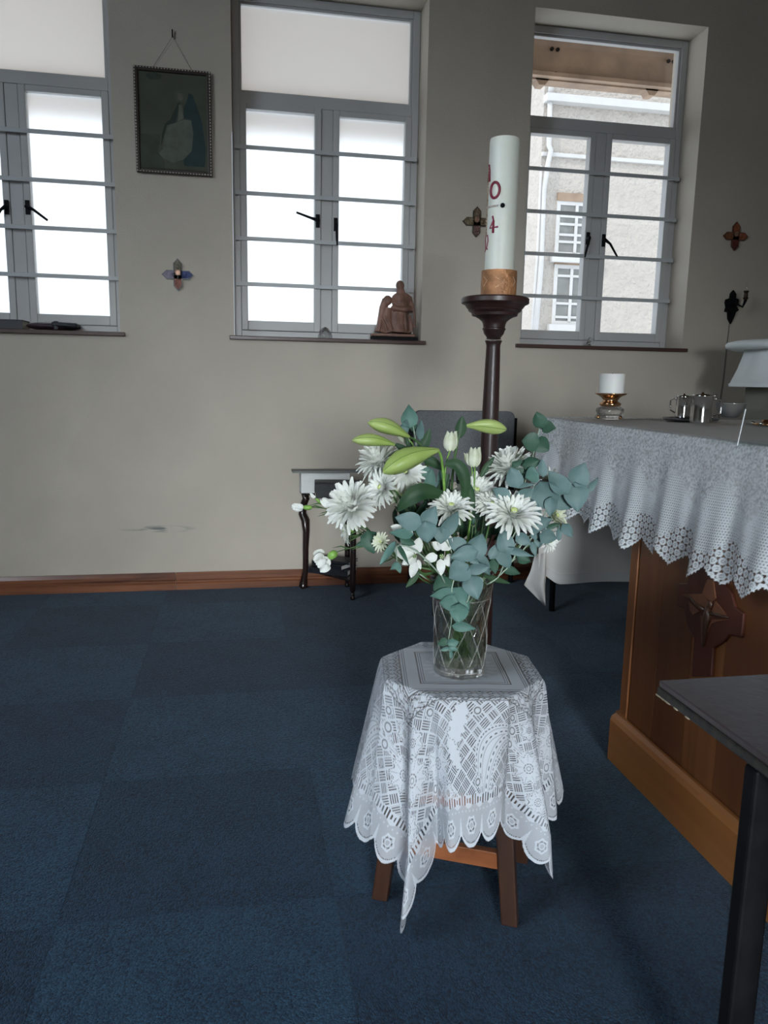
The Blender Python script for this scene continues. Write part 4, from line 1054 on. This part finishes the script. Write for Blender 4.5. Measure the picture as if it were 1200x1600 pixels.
for k in range(8):
    for sg_ in (-1, 1):
        cm.tube([Vector((VC.x+(vr(t)+.0002)*math.cos(a), VC.y+(vr(t)+.0002)*math.sin(a), VC.z+VH*t)) for t, a in [(.08+.70*q/16, (k+.25*sg_*0)*PI/4+sg_*PI/4*2.6/.62*.70*(q/16)*.5) for q in range(17)]], .0007, 5)
for t in (.06, .80): cm.lathe([(vr(t)+.0001,VH*t-.0008),(vr(t)+.0009,VH*t),(vr(t)+.0001,VH*t+.0008)], VC, 48, None, False, False)
o = mk('cut_pattern', cm, CUT, va, smooth=True); o['kind'] = 'stuff'
WAT = crystal_mat('vase_water', .55, (.86,.92,.78), 1.33)
mk('water', MB().lathe([(vr(t)-.0050, VH*t) for t in (.11,.3,.5,.66)]+[(.002, VH*.66)], VC, 40), WAT, va, smooth='auto')

# ------------------------------------------------------------------ materials of the bouquet
PET = leafy('white_petal', (.80,.82,.74), (.90,.91,.88), .6, .25, 60)
PETC = leafy('cream_green_petal', (.62,.66,.46), (.78,.80,.66), .6, .25, 60)
DISC = pm('yellow_green_flower_centre', (.50,.58,.22), .7, vary=.3, vscale=300)
EUB = leafy('blue_grey_eucalyptus_leaf', (.095,.170,.165), (.160,.245,.240), .55, .12, 25)
EUG = leafy('grey_green_eucalyptus_leaf', (.070,.160,.135), (.125,.235,.195), .55, .12, 25)
EUD = leafy('dark_green_eucalyptus_leaf', (.030,.085,.055), (.055,.120,.080), .55, .12, 25)
LEAFD = leafy('deep_green_lily_leaf', (.012,.045,.016), (.028,.075,.026), .55, .12, 30)
FILL = leafy('dark_filler_leaf', (.012,.040,.020), (.028,.065,.038), .5, .12, 30)
LILY = leafy('yellow_green_lily_bud', (.30,.42,.10), (.46,.56,.20), .4, .12, 18)
LILYD = pm('green_bud_seam', (.16,.26,.05), .5)
STEM = pm('green_stem', (.055,.120,.035), .5, vary=.3, vscale=30)
STEMP = pm('pale_grey_green_stem', (.26,.34,.26), .5, vary=.2, vscale=30)
CALYX = pm('bright_green_calyx', (.17,.33,.06), .45, vary=.3, vscale=60)
U3 = Vector(_u); R3 = Vector(_r); F3 = Vector(_f)
def mpx(Y, x=700): return (atY(x+1, 800, Y)-atY(x, 800, Y)).length
BGRP = {}
def bez(pts, n=14):
    """smooth curve through points (Catmull-Rom)"""
    pts = [Vector(p) for p in pts]; out = []
    if len(pts) == 2: return [pts[0].lerp(pts[1], k/4) for k in range(5)]
    q = [pts[0]*2-pts[1]] + pts + [pts[-1]*2-pts[-2]]
    seg = max(2, n//(len(pts)-1))
    for i in range(1, len(q)-2):
        for k in range(seg):
            t = k/seg; a, b, c, d = q[i-1], q[i], q[i+1], q[i+2]
            out.append(.5*((2*b)+(c-a)*t+(2*a-5*b+4*c-d)*t*t+(3*b-a-3*c+d)*t**3))
    return out+[pts[-1]]
RS = random.Random(5)
def to_vase(P, x0=None):
    """from point P down through the mouth into the water"""
    d = Vector((P.x-VC.x, P.y-VC.y, 0)); L = d.length
    dn = d/L if L > 1e-4 else Vector((1,0,0))
    ang = RS.uniform(-.5, .5); dn = Matrix.Rotation(ang, 3, 'Z') @ dn
    m1 = VC+dn*min(L*.6, .040)+Vector((0,0,VH-.004))
    m0 = VC-dn*RS.uniform(.008,.030)+Vector((0,0,VH*RS.uniform(.14,.22)))
    return [P, P.lerp(m1, .55)+Vector((0,0,-.012*min(1, L/.1))), m1, m0]
def stem_part(root, pts, r=.0016, mat=None, name='stem', vase=True):
    q = [Vector(p) for p in pts]
    if vase: q = q[:-1]+to_vase(q[-1])
    c = bez(q, 20)
    return mk(name, MB().tube(c, [r*(.8+.5*i/len(c)) for i in range(len(c))], 6), mat or STEM, root, smooth=True)
def leaf_mesh(C, w, h, rot, ty=0, tx=0, cup=.25, point=.6, nu=7, nv=5, fold=.0, curl=0.0):
    """blade centred at C in the picture-facing plane turned by tilts; w,h metres"""
    n = -F3; a = math.radians(rot)
    d = R3*math.cos(a)+U3*math.sin(a); s = d.cross(n).normalized()
    Q = Quaternion(d, math.radians(ty)) @ Quaternion(s, math.radians(tx))
    d = Q @ d; s = Q @ s; n = Q @ n
    P = []
    for i in range(nu):
        t = i/(nu-1)
        wd = math.sin(PI*min(1, t**(.75)))**.62 if 0 < t < 1 else .0
        wd = max(wd*(1-(t**4)*point*.6), .02)
        for j in range(nv):
            u = j/(nv-1)*2-1
            z = cup*w*.5*(u*u) - fold*w*(1-abs(u))*.5 - curl*h*(t-.5)**2*2 + cup*.2*h*(t-.5)**2
            P.append(C + d*((t-.5)*h) + s*(u*wd*w*.5) + n*z)
    return MB().grid(P, nu, nv)
def eu(label, Y, stem, leaves, vase=True, name='eucalyptus_sprig', cat='eucalyptus', smat=None, r=.0014, group='eucalyptus sprigs in the bouquet'):
    pts = [atY(x, y, Y) for x, y in stem]
    root = thing(name, label, cat, pts[-1], group)
    stem_part(root, pts, r, smat or STEMP, vase=vase)
    for L in leaves:
        x, y, w, h, rot, dy = L[:6]; mt = L[6] if len(L) > 6 else EUB
        Yl = Y+dy; k = mpx(Yl)
        ty = L[7] if len(L) > 7 else RS.uniform(-28, 28); tx = RS.uniform(-22, 22)
        C = atY(x, y, Yl)
        mk('leaf', leaf_mesh(C, w*k*1.24, h*k*1.14, rot, ty, tx, cup=RS.uniform(.12,.35), point=RS.choice([.3,.7,1.2])), mt, root, smooth=True, loc=C)
    return root
Y0 = VC.y
eu('eucalyptus sprig with round leaves rising in front of the chair at upper left', Y0+.03, [(642,648),(648,680),(654,715),(668,770)],
   [(639,650,21,31,95,-.004,EUG,5),(632,667,22,13,175,0),(656,672,13,28,70,-.003,EUB,35),(648,668,10,14,80,.004,EUD)])
eu('tall eucalyptus sprig with dark leaves beside the altar cloth corner', Y0+.02, [(846,652),(841,680),(831,718),(818,760),(800,820)],
   [(842,658,20,25,105,-.004,EUD,10),(857,668,19,20,-15,-.002,EUD),(829,691,25,24,172,-.003,EUD,8),(846,695,22,26,-40,.003,EUD,20)])
eu('dense eucalyptus cluster over the upper right chrysanthemum', Y0-.05, [(842,735),(832,765),(822,800),(795,850)],
   [(810,731,28,24,140,.010,EUD),(829,723,18,28,10,.004,EUD,20),(803,747,22,30,105,-.012,EUB,5),(830,743,21,22,200,-.010,EUG,5),(847,732,13,25,90,-.006,EUB,10),
    (783,771,17,27,155,-.010,EUB),(818,757,10,30,15,-.012,EUB,45),(818,773,17,32,25,-.004,EUB,20),(827,787,22,24,100,.000),(838,803,13,28,80,.004),(812,742,18,20,-60,.012,EUD)])
eu('eucalyptus sprig with the largest leaves reaching right toward the altar cloth', Y0-.04, [(900,758),(880,770),(858,790),(825,850)],
   [(872,755,26,42,125,-.008,EUB,10),(905,742,30,37,65,-.012,EUB,8),(900,776,32,42,-85,-.014,EUB,6),(925,757,12,24,60,.004,EUB,30),(853,772,36,46,-70,.004,EUB,15),(878,783,24,46,-15,.008,EUB,10),(861,792,17,28,-95,-.004,EUB)])
eu('small leaved eucalyptus tip low at the right of the bouquet', Y0-.05, [(886,825),(862,832),(840,829),(815,850),(795,885)],
   [(847,816,19,29,25,-.010,EUB,8),(836,830,13,24,95,-.004),(855,838,20,28,-15,-.014,EUB,8),(886,828,14,26,-55,-.006,EUB,10),(873,833,9,22,85,-.004),(864,821,9,20,20,.004,EUD),(842,846,12,18,-90,.004)])
eu('pale blue eucalyptus fan at the front centre left', Y0-.085, [(653,819),(675,824),(700,850),(712,885)],
   [(638,814,24,36,165,-.002,EUB,10),(671,808,24,34,60,.004,EUB,12),(667,833,26,30,-85,-.010,EUB,6),(703,817,22,40,70,-.006,EUB,25),(690,836,22,24,-95,-.006,EUB,8),(627,834,14,34,182,-.012,EUG,20),(637,845,15,22,-20,.006,EUD)])
eu('big rosette of blue eucalyptus leaves above the vase rim', Y0-.095, [(733,872),(737,888),(736,915),(730,940)],
   [(714,850,20,28,150,.006),(745,852,28,36,70,.008,EUB,10),(726,866,21,38,192,-.012,EUB,8),(741,876,9,18,-35,-.016),(754,884,20,34,-60,.010),(716,894,30,34,215,-.010,EUB,8),(747,888,18,32,5,-.010,EUB,25),(733,901,12,26,-20,-.004,EUD,40),(740,917,27,36,-72,-.014,EUB,6),(708,878,10,26,100,.010)])
yh = Y0-.078
eu('eucalyptus sprig trailing down in front of the crystal vase', yh, [(702,1018),(701,1000),(705,972),(706,948),(706,920),(712,896)],
   [(690,911,26,30,110,.006,EUD,6),(691,929,16,38,190,-.004,EUG,12),(700,942,20,28,180,-.010,EUG,6),(721,937,25,40,-50,-.006,EUG,10),(717,957,24,30,-95,-.012,EUG,6),(724,979,14,36,-12,-.008,EUG,10),
    (691,1004,11,18,200,-.004,EUD),(708,1004,13,16,15,-.004,EUG),(695,1014,6,14,190,-.008,EUG),(708,1014,6,14,-10,-.008,EUG),(705,1023,5,12,-80,-.006,EUG)], vase=False, r=.0010)
eu('drooping grey eucalyptus sprig at the lower right of the bouquet', Y0-.05, [(812,838),(800,860),(786,885),(778,902)],
   [(788,846,24,36,105,-.004,EUB,8),(773,861,13,26,60,0),(818,843,16,26,-35,-.008),(811,862,12,42,-6,-.012,EUB,30),(789,874,19,28,-60,-.010,EUB,10),(834,858,9,22,-75,.004),(818,874,14,20,-20,.006,EUD),(799,892,12,26,-20,.004,EUD),(772,884,12,24,-80,.006,EUD)])
eu('single dark eucalyptus leaf pair left of the bouquet beside the side table leg', Y0-.02, [(562,838),(578,842),(600,850),(640,885)],
   [(580,846,24,32,-75,-.004,EUD,8),(563,850,7,14,200,.0,EUD)])
eu('thin hanging eucalyptus tip with narrow pale leaves below the small white bud', Y0-.09, [(621,884),(619,862),(624,852),(650,860),(690,900)],
   [(607,865,13,38,232,-.002,EUG,45),(631,866,8,34,-62,-.004,EUD,40),(616,885,8,16,215,-.004,EUG),(623,888,8,14,-70,-.002,EUG)])
eu('eucalyptus sprig half hidden in the middle left of the bouquet', Y0+.02, [(668,735),(672,765),(680,800),(700,860)],
   [(672,750,14,30,80,-.004,EUG),(684,762,16,28,60,0,EUB),(655,768,18,24,140,0,EUG),(664,736,12,16,20,-.006,EUG),(690,745,12,24,95,0,EUG)])

def chrys(label, x, y, rpx, Y, fx, fy, fz, ball=False, cal=False, double=True, cream=False, seed=0, disc=True):
    rg = random.Random(seed+int(x*7+y)); C = atY(x, y, Y); k = mpx(Y); R_ = rpx*k*1.06
    n = (R3*fx+U3*fy-F3*fz).normalized()
    e1 = n.orthogonal().normalized(); e2 = n.cross(e1)
    root = thing('chrysanthemum', label, 'flower', C, 'white chrysanthemums in the bouquet')
    m = MB(); base = C-n*R_*.25
    rings = [(22,1.0,4,.17),(21,.95,16,.17),(19,.86,30,.16),(17,.72,44,.15),(13,.52,60,.13),(9,.34,74,.12)]
    if not double: rings = [(16,1.0,18,.19),(13,.85,32,.18),(9,.6,55,.15)]
    if ball: rings = [(17,.92,-14,.19),(19,1.0,6,.19),(18,1.0,24,.19),(16,.98,40,.19),(13,.92,55,.18),(10,.86,68,.17),(6,.82,80,.16)]
    for ri, (cnt, L, el, wd) in enumerate(rings):
        for q in range(cnt):
            a = 2*PI*(q+rg.uniform(-.18,.18))/cnt+ri*.31; L_ = R_*L*rg.uniform(.88,1.06); e_ = math.radians(el+rg.uniform(-7,7))
            dr = e1*math.cos(a)+e2*math.sin(a); sd = n.cross(dr)
            P = []
            for i in range(6):
                t = i/5; bend = e_+(.30-.55*t)*(.7 if ri < 3 else -.2)
                p = base + dr*(L_*t*math.cos(e_)*1.0+R_*.06) + n*(L_*t*math.sin(e_)+L_*.16*math.sin(PI*t*.8)*(1 if ri < 2 else .3)+R_*.05*ri*.6)
                w_ = R_*wd*1.18*(.45+.75*math.sin(PI*min(1,(.12+.74*t))))*.62*(1 if t < 1 else .55)
                for u in (-1, 0, 1): P.append(p + sd*(u*w_*.62) + (n*.8-dr*.1)*(abs(u)*w_*.55))
            m.grid(P, 6, 3)
    o = mk('petals', m, PETC if cream else PET, root, smooth=True); o['kind'] = 'stuff'
    if ball: mk('flower_heart', MB().ell(base+n*R_*.30, R_*.30, R_*.30, R_*.42, 10, 6, n.to_track_quat('Z', 'Y')), PET, root, smooth=True)
    if disc:
        mk('flower_centre', MB().ell(base+n*R_*.42, R_*.12, R_*.12, R_*.08, 10, 6, n.to_track_quat('Z', 'Y')), DISC, root, smooth=True)
    mk('calyx', MB().ell(base-n*R_*.06, R_*.26, R_*.26, R_*.17, 10, 6, n.to_track_quat('Z', 'Y')), CALYX if cal else STEM, root, smooth=True)
    stem_part(root, [base-n*R_*.1, base-n*R_*.9+Vector((0,0,-.008))], .0020)
    return root
chrys('large full white chrysanthemum at the far left beside the black book', 549, 790, 40, Y0-.02, -.35, .45, .62, seed=1, disc=False, ball=True)
chrys('white chrysanthemum with yellow centre turned left below the large lily bud', 597, 762, 29, Y0-.03, -.65, .15, .55)
chrys('white chrysanthemum seen from the side behind the pointed lily bud', 592, 720, 33, Y0+.03, -.35, .75, .35, disc=False, ball=True)
chrys('white chrysanthemum partly under the right end of the large lily bud', 634, 738, 27, Y0+.01, -.1, .2, .7)
chrys('small half open white chrysanthemum low on the left', 596, 847, 16, Y0-.06, -.5, .2, .7, double=False, cream=True)
chrys('white chrysanthemum bloom at the front centre with flat open petals', 705, 793, 34, Y0-.06, .0, .68, .62)
chrys('white chrysanthemum behind the long curved green leaf', 744, 768, 33, Y0-.01, .1, .45, .7)
chrys('white chrysanthemum with green centre between two others right of the leaf', 769, 789, 28, Y0-.04, .0, .55, .75)
chrys('largest open white chrysanthemum at the front right', 802, 802, 42, Y0-.075, .05, .62, .70)
chrys('white chrysanthemum at the upper right seen from the side', 797, 730, 36, Y0-.01, -.35, .80, .35, disc=False, ball=True)
chrys('white chrysanthemum facing down seen from behind at the lower left', 541, 828, 24, Y0-.01, -.75, -.25, .10, cal=True, double=False)
chrys('cream chrysanthemum half hidden by eucalyptus at the far right', 868, 806, 25, Y0-.01, .5, .2, .5, double=False, cream=True)
chrys('pale chrysanthemum peeping out below the eucalyptus at the right', 858, 845, 20, Y0+.0, .5, -.3, .6, double=False)
chrys('white chrysanthemum in shadow inside the left of the bouquet', 630, 775, 20, Y0+.04, -.4, .3, .6, double=False, cream=True)
chrys('small white chrysanthemum behind the cluster at the upper right', 857, 748, 20, Y0+.05, .2, .4, .7, double=False)

# alstroemeria: six rounded petals each
def alst(label, x, y, Y, petals, stem_from=None, throat=True):
    C = atY(x, y, Y); k = mpx(Y); root = thing('alstroemeria', label, 'flower', C, 'white alstroemeria in the bouquet')
    for (px, py, w, h, rot, dy, ty) in petals:
        Cp = atY(px, py, Y+dy)
        mk('petal', leaf_mesh(Cp, w*k, h*k, rot, ty, 0, cup=.3, point=.1, nu=7, nv=5), PET, root, smooth=True, loc=Cp)
    if throat:
        mk('throat', MB().ell(atY(x, y, Y+.002), 4*k, 4*k, 4*k, 10, 6), CALYX, root, smooth=True)
        for q in range(5):
            a = q*1.25; mk('stamen', MB().tube([C, C+(R3*math.cos(a)+U3*math.sin(a))*3*k-F3*9*k], [.0005,.0008], 5), PETC, root)
    stem_part(root, [atY(x, y, Y+.006), atY((stem_from or (x+10, y+25))[0], (stem_from or (x+10, y+25))[1], Y+.02)], .0013)
    return root
alst('open white alstroemeria facing forward above the vase rim', 690, 869, Y0-.085,
     [(696,847,24,28,65,.002,10),(673,872,15,22,200,-.002,10),(689,886,14,26,-88,-.004,5),(706,873,18,24,0,.002,15),(682,853,14,18,140,.004,20),(699,880,8,16,-50,-.006,0)])
alst('white alstroemeria turned sideways left of the front one', 647, 868, Y0-.07,
     [(652,852,17,26,75,-.004,10),(646,890,14,26,-105,-.004,8),(630,862,26,34,160,.004,15),(655,882,7,16,-75,-.006,0),(640,876,16,26,-150,.002,20),(637,850,20,26,120,.006,25)])
alst('creamy alstroemeria bud peeking over the pale blue leaves', 628, 826, Y0-.06,
     [(620,826,14,20,160,0,10),(632,822,16,22,60,.002,10),(638,829,12,18,-30,.004,20)], (645, 850))
def closed(label, x, y, Y, w, h, rot, base, veins=True):
    C = atY(x, y, Y); k = mpx(Y); root = thing('alstroemeria', label, 'flower', C, 'white alstroemeria in the bouquet')
    for dx, ww, ty, dy in ((-.28,.62,-28,.003),(.28,.62,28,.003),(0,.7,0,-.003),(.1,.5,-50,.006)):
        Cp = atY(x+dx*w, y, Y+dy)
        mk('petal', leaf_mesh(Cp, ww*w*k, h*k, rot-dx*20, ty, 0, cup=-.5, point=.3), PETC if veins else PET, root, smooth=True, loc=Cp)
    stem_part(root, [atY(x-math.cos(math.radians(rot))*h*.45, y+math.sin(math.radians(rot))*h*.45, Y)]+[atY(a, b, Y) for a, b in base], .0017, CALYX)
closed('closed cream alstroemeria bud upright in front of the grey chair back', 705, 689, Y0-.02, 24, 30, 85, [(697,725),(694,770),(700,850)])
closed('half closed white alstroemeria beside the candle stand', 742, 714, Y0-.01, 24, 30, 85, [(742,740),(738,790),(730,850)])
closed('second half closed alstroemeria head tucked beside the first', 733, 718, Y0+.0, 14, 22, 110, [(738,745),(735,790)])
closed('small pale bud behind the two narrow lily buds at the left', 632, 686, Y0+.05, 16, 12, 150, [(645,695),(655,740)])

# carnations
def carn(label, x, y, r, calx, caly, stem, Y, openf=False):
    C = atY(x, y, Y); k = mpx(Y); root = thing('carnation', label, 'flower', C, 'white carnations in the bouquet')
    K = atY(calx, caly, Y); d = (C-K).normalized(); e1 = d.orthogonal().normalized(); e2 = d.cross(e1)
    L = (C-K).length
    mk('calyx', MB().tube([K-d*L*.35, K-d*L*.2, K, K+d*L*.35, K+d*L*.5], [r*k*.12, r*k*.32, r*k*.38, r*k*.34, r*k*.2], 8), CALYX, root, smooth=True)
    n_ = 12 if openf else 5; rg = random.Random(int(x)); m = MB(); up = d if openf else d
    for q in range(n_):
        a = 2*PI*q/n_*(1.618 if openf else 1); rr = (.25+.5*(q % 3)/2) if openf else .18
        cc = C + (e1*math.cos(a)+e2*math.sin(a))*rr*r*k + d*r*k*rg.uniform(-.1,.25)
        an = math.degrees(math.atan2((cc-K).dot(U3), (cc-K).dot(R3)))
        m2 = leaf_mesh(cc, r*k*(.85 if openf else 1.0), r*k*(1.0 if openf else 1.7), an, rg.uniform(-55,55), rg.uniform(-25,25), cup=-.5, point=-.6)
        m.add(m2.v, m2.f)
    o = mk('petals', m, PET, root, smooth=True); o['kind'] = 'stuff'
    stem_part(root, [K-d*L*.3]+[atY(a, b, Y+.01) for a, b in stem], .0010)
    for q in range(3):
        sx_, sy_ = stem[min(q, len(stem)-1)]; p = atY(sx_, sy_, Y+.01)
        mk('leaf', MB().tube([p, p-R3*.014+U3*(.004-.006*q), p-R3*.030+U3*(.001-.008*q)], [.0012,.0013,.0002], 5), STEM, root)
    return root
carn('white carnation bud with green calyx at the far left edge of the bouquet', 466, 793, 10, 482, 793, [(505,794),(522,801),(560,828),(620,870)], Y0)
carn('tiny white tipped carnation bud above the other left buds', 489, 775, 5.5, 498, 783, [(510,790),(525,797),(570,830)], Y0+.01)
carn('opening white carnation bud touching the large left chrysanthemum', 510, 786, 9, 519, 795, [(528,802),(565,835)], Y0+.0)
carn('open white carnation hanging low in front of the small dark table', 505, 877, 17, 521, 866, [(545,857),(575,853),(620,868)], Y0-.02, True)

# lily buds
def bud(root, bx, by, tx, ty_, wpx, Y, dY=0, mat=None):
    A = atY(bx, by, Y+dY); B = atY(tx, ty_, Y); k = mpx(Y); d = B-A; L = d.length; d = d.normalized()
    n = -F3; s = d.cross(n).normalized(); n = s.cross(d).normalized(); up = s if s.dot(U3) > 0 else -s
    prof = [(0,.16),(.06,.30),(.18,.50),(.35,.80),(.52,.98),(.68,1.0),(.82,.80),(.92,.50),(.98,.22),(1,.03)]
    P = []; N_ = 18
    for t, r in prof:
        sag = up*(.05*L*math.sin(PI*t))
        for q in range(N_):
            a = 2*PI*q/N_; rr = r*wpx*k*.5*(1+.10*math.cos(3*a+.6)); P.append(A+d*(L*t)+sag+(s*math.cos(a)+n*math.sin(a))*rr)
    m = MB(); vs = P; fs = []
    for i in range(len(prof)-1):
        for q in range(N_): a_ = i*N_+q; b_ = i*N_+(q+1) % N_; fs.append((a_, b_, b_+N_, a_+N_))
    fs.append(tuple(range(N_-1, -1, -1))); fs.append(tuple((len(prof)-1)*N_+q for q in range(N_)))
    m.add(vs, fs); o = mk('bud', m, mat or LILY, root, smooth=True)
    for aa in (1.9, 1.25):
        sm = [A+d*(L*t)+up*(.05*L*math.sin(PI*t))+(s*math.cos(aa if d.dot(R3) > 0 else PI-aa)+n*math.sin(aa))*(r*wpx*k*.5*1.0) for t, r in prof[1:-1]]
        mk('seam', MB().tube(sm, .0005, 5), LILYD, o, smooth=True)
def blade(root, pts, wpx, Y, dys=None, mat=None, name='leaf'):
    k = mpx(Y); C = bez([atY(x, y, Y+(dys[i] if dys else 0)) for i, (x, y) in enumerate(pts)], 12); P = []
    n = -F3
    for i, p in enumerate(C):
        t = i/(len(C)-1); d = (C[min(i+1, len(C)-1)]-C[max(i-1, 0)]).normalized(); s = d.cross(n).normalized()
        w = wpx*k*.5*max(.04, math.sin(PI*(.10+.90*t)))**.8 if t < 1 else .0002
        for u in (-1, -.5, 0, .5, 1): P.append(p+s*(u*w)+n*(abs(u)*w*.35))
    return mk(name, MB().grid(P, len(C), 5), mat or LEAFD, root, smooth=True)
GL = 'lily stems in the bouquet'
r1 = thing('lily_stem', 'lily stem with two narrow green buds pointing left above the bouquet', 'lily', atY(655,700,Y0+.03), GL)
bud(r1, 640, 683, 575, 660, 22, Y0+.02); bud(r1, 618, 695, 550, 688, 18, Y0+.01)
stem_part(r1, [atY(636,681,Y0+.02), atY(652,690,Y0+.03), atY(662,705,Y0+.03), atY(672,760,Y0+.03)], .0026)
mk('stalk', MB().tube(bez([atY(617,695,Y0+.01), atY(640,702,Y0+.02), atY(663,706,Y0+.03)], 8), .0022, 6), STEM, r1, smooth=True)
blade(r1, [(652,706),(664,692),(672,669)], 15, Y0+.03); blade(r1, [(618,694),(632,702),(650,706)], 10, Y0+.005)
blade(r1, [(660,716),(676,722),(694,735)], 15, Y0+.02); blade(r1, [(634,682),(640,700),(645,706)], 7, Y0+.02)
r2 = thing('lily_stem', 'lily stem with the biggest yellow green bud lying across the left flowers', 'lily', atY(690,720,Y0-.04), GL)
bud(r2, 686, 703, 598, 738, 33, Y0-.05, .015)
stem_part(r2, [atY(685,704,Y0-.035), atY(690,718,Y0-.03), atY(694,760,Y0-.02)], .0028, CALYX)
blade(r2, [(696,724),(716,728),(727,755),(722,792)], 19, Y0-.05, [0,-.01,-.01,0]); blade(r2, [(722,750),(734,768),(741,803)], 13, Y0-.045)
blade(r2, [(692,773),(660,768),(638,780),(621,800)], 26, Y0-.045, [0,-.01,-.01,0])
r3 = thing('lily_stem', 'lily stem with one green bud pointing right across the candle stand', 'lily', atY(720,680,Y0+.0), GL)
bud(r3, 728, 665, 792, 671, 22, Y0-.005)
stem_part(r3, [atY(729,665,Y0), atY(720,675,Y0), atY(713,700,Y0+.0), atY(706,760,Y0+.01)], .0024)
blade(r3, [(717,684),(720,668),(722,650)], 17, Y0-.002); blade(r3, [(751,745),(760,730),(773,713)], 10, Y0-.01); blade(r3, [(700,740),(690,770),(698,800)], 14, Y0+.01)

# dark filler foliage packed between the heads
NEAR = [(549,790,'the far left chrysanthemum'),(597,762,'the left flower with yellow centre'),(598,738,'the pointed tip of the big lily bud'),(634,738,'the middle of the big lily bud'),(705,793,'the front centre chrysanthemum'),(744,768,'the curved lily leaf'),
 (802,802,'the largest right flower'),(797,730,'the upper right chrysanthemum'),(690,869,'the open alstroemeria'),(647,868,'the sideways alstroemeria'),(735,880,'the blue leaf rosette'),(665,820,'the pale blue leaf fan'),(640,785,'the broad lily leaf'),
 (742,714,'the half closed alstroemeria'),(705,700,'the upright cream bud'),(868,790,'the large right eucalyptus leaves'),(788,860,'the drooping grey sprig'),(800,760,'the dense eucalyptus cluster'),(600,847,'the small half open flower')]
for q in range(14):
    a = q*2.4; ex_, ey_ = 708+88*math.cos(a)*(.35+.62*((q*7) % 10)/10), 812+60*math.sin(a)*(.35+.6*((q*3) % 10)/10)
    Yq = Y0+RS.uniform(.0, .07); P = atY(ex_, ey_, Yq)
    NEAR.sort(key=lambda t: (t[0]-ex_)**2+(t[1]-ey_)**2); near_ = NEAR.pop(0)[2]
    root = thing('foliage_stem', 'dark green filler leaves deep in the bouquet behind '+near_, 'foliage', P, 'dark leafy stems inside the bouquet')
    stem_part(root, [P, P+Vector((0,0,-.02))], .0014)
    for j in range(7):
        C = P+R3*RS.uniform(-.03,.03)+U3*RS.uniform(-.045,.022)+F3*RS.uniform(-.015,.02)
        mk('leaf', leaf_mesh(C, RS.uniform(.010,.020), RS.uniform(.035,.055), RS.uniform(30,150)+(0 if RS.random() < .7 else 180), RS.uniform(-50,50), RS.uniform(-30,30), point=1.4, nu=6, nv=3, fold=.3), FILL if RS.random() < .7 else EUD, root, smooth=True, loc=C)
for lab, (cx_, cy_), pts, w_ in (('narrow green leaf stem hanging over the vase rim at the left', (650,900), [(655,893),(645,906),(634,918)], 10), ('brown green leaf stem drooping over the vase rim at the right', (770,905), [(757,900),(775,905),(798,912)], 9)):
    root = thing('foliage_stem', lab, 'foliage', atY(cx_, cy_, Y0-.04)); stem_part(root, [atY(*pts[0], Y0-.04), atY(*pts[0], Y0-.04)+Vector((0,0,-.01))], .0014)
    blade(root, pts, w_, Y0-.045)
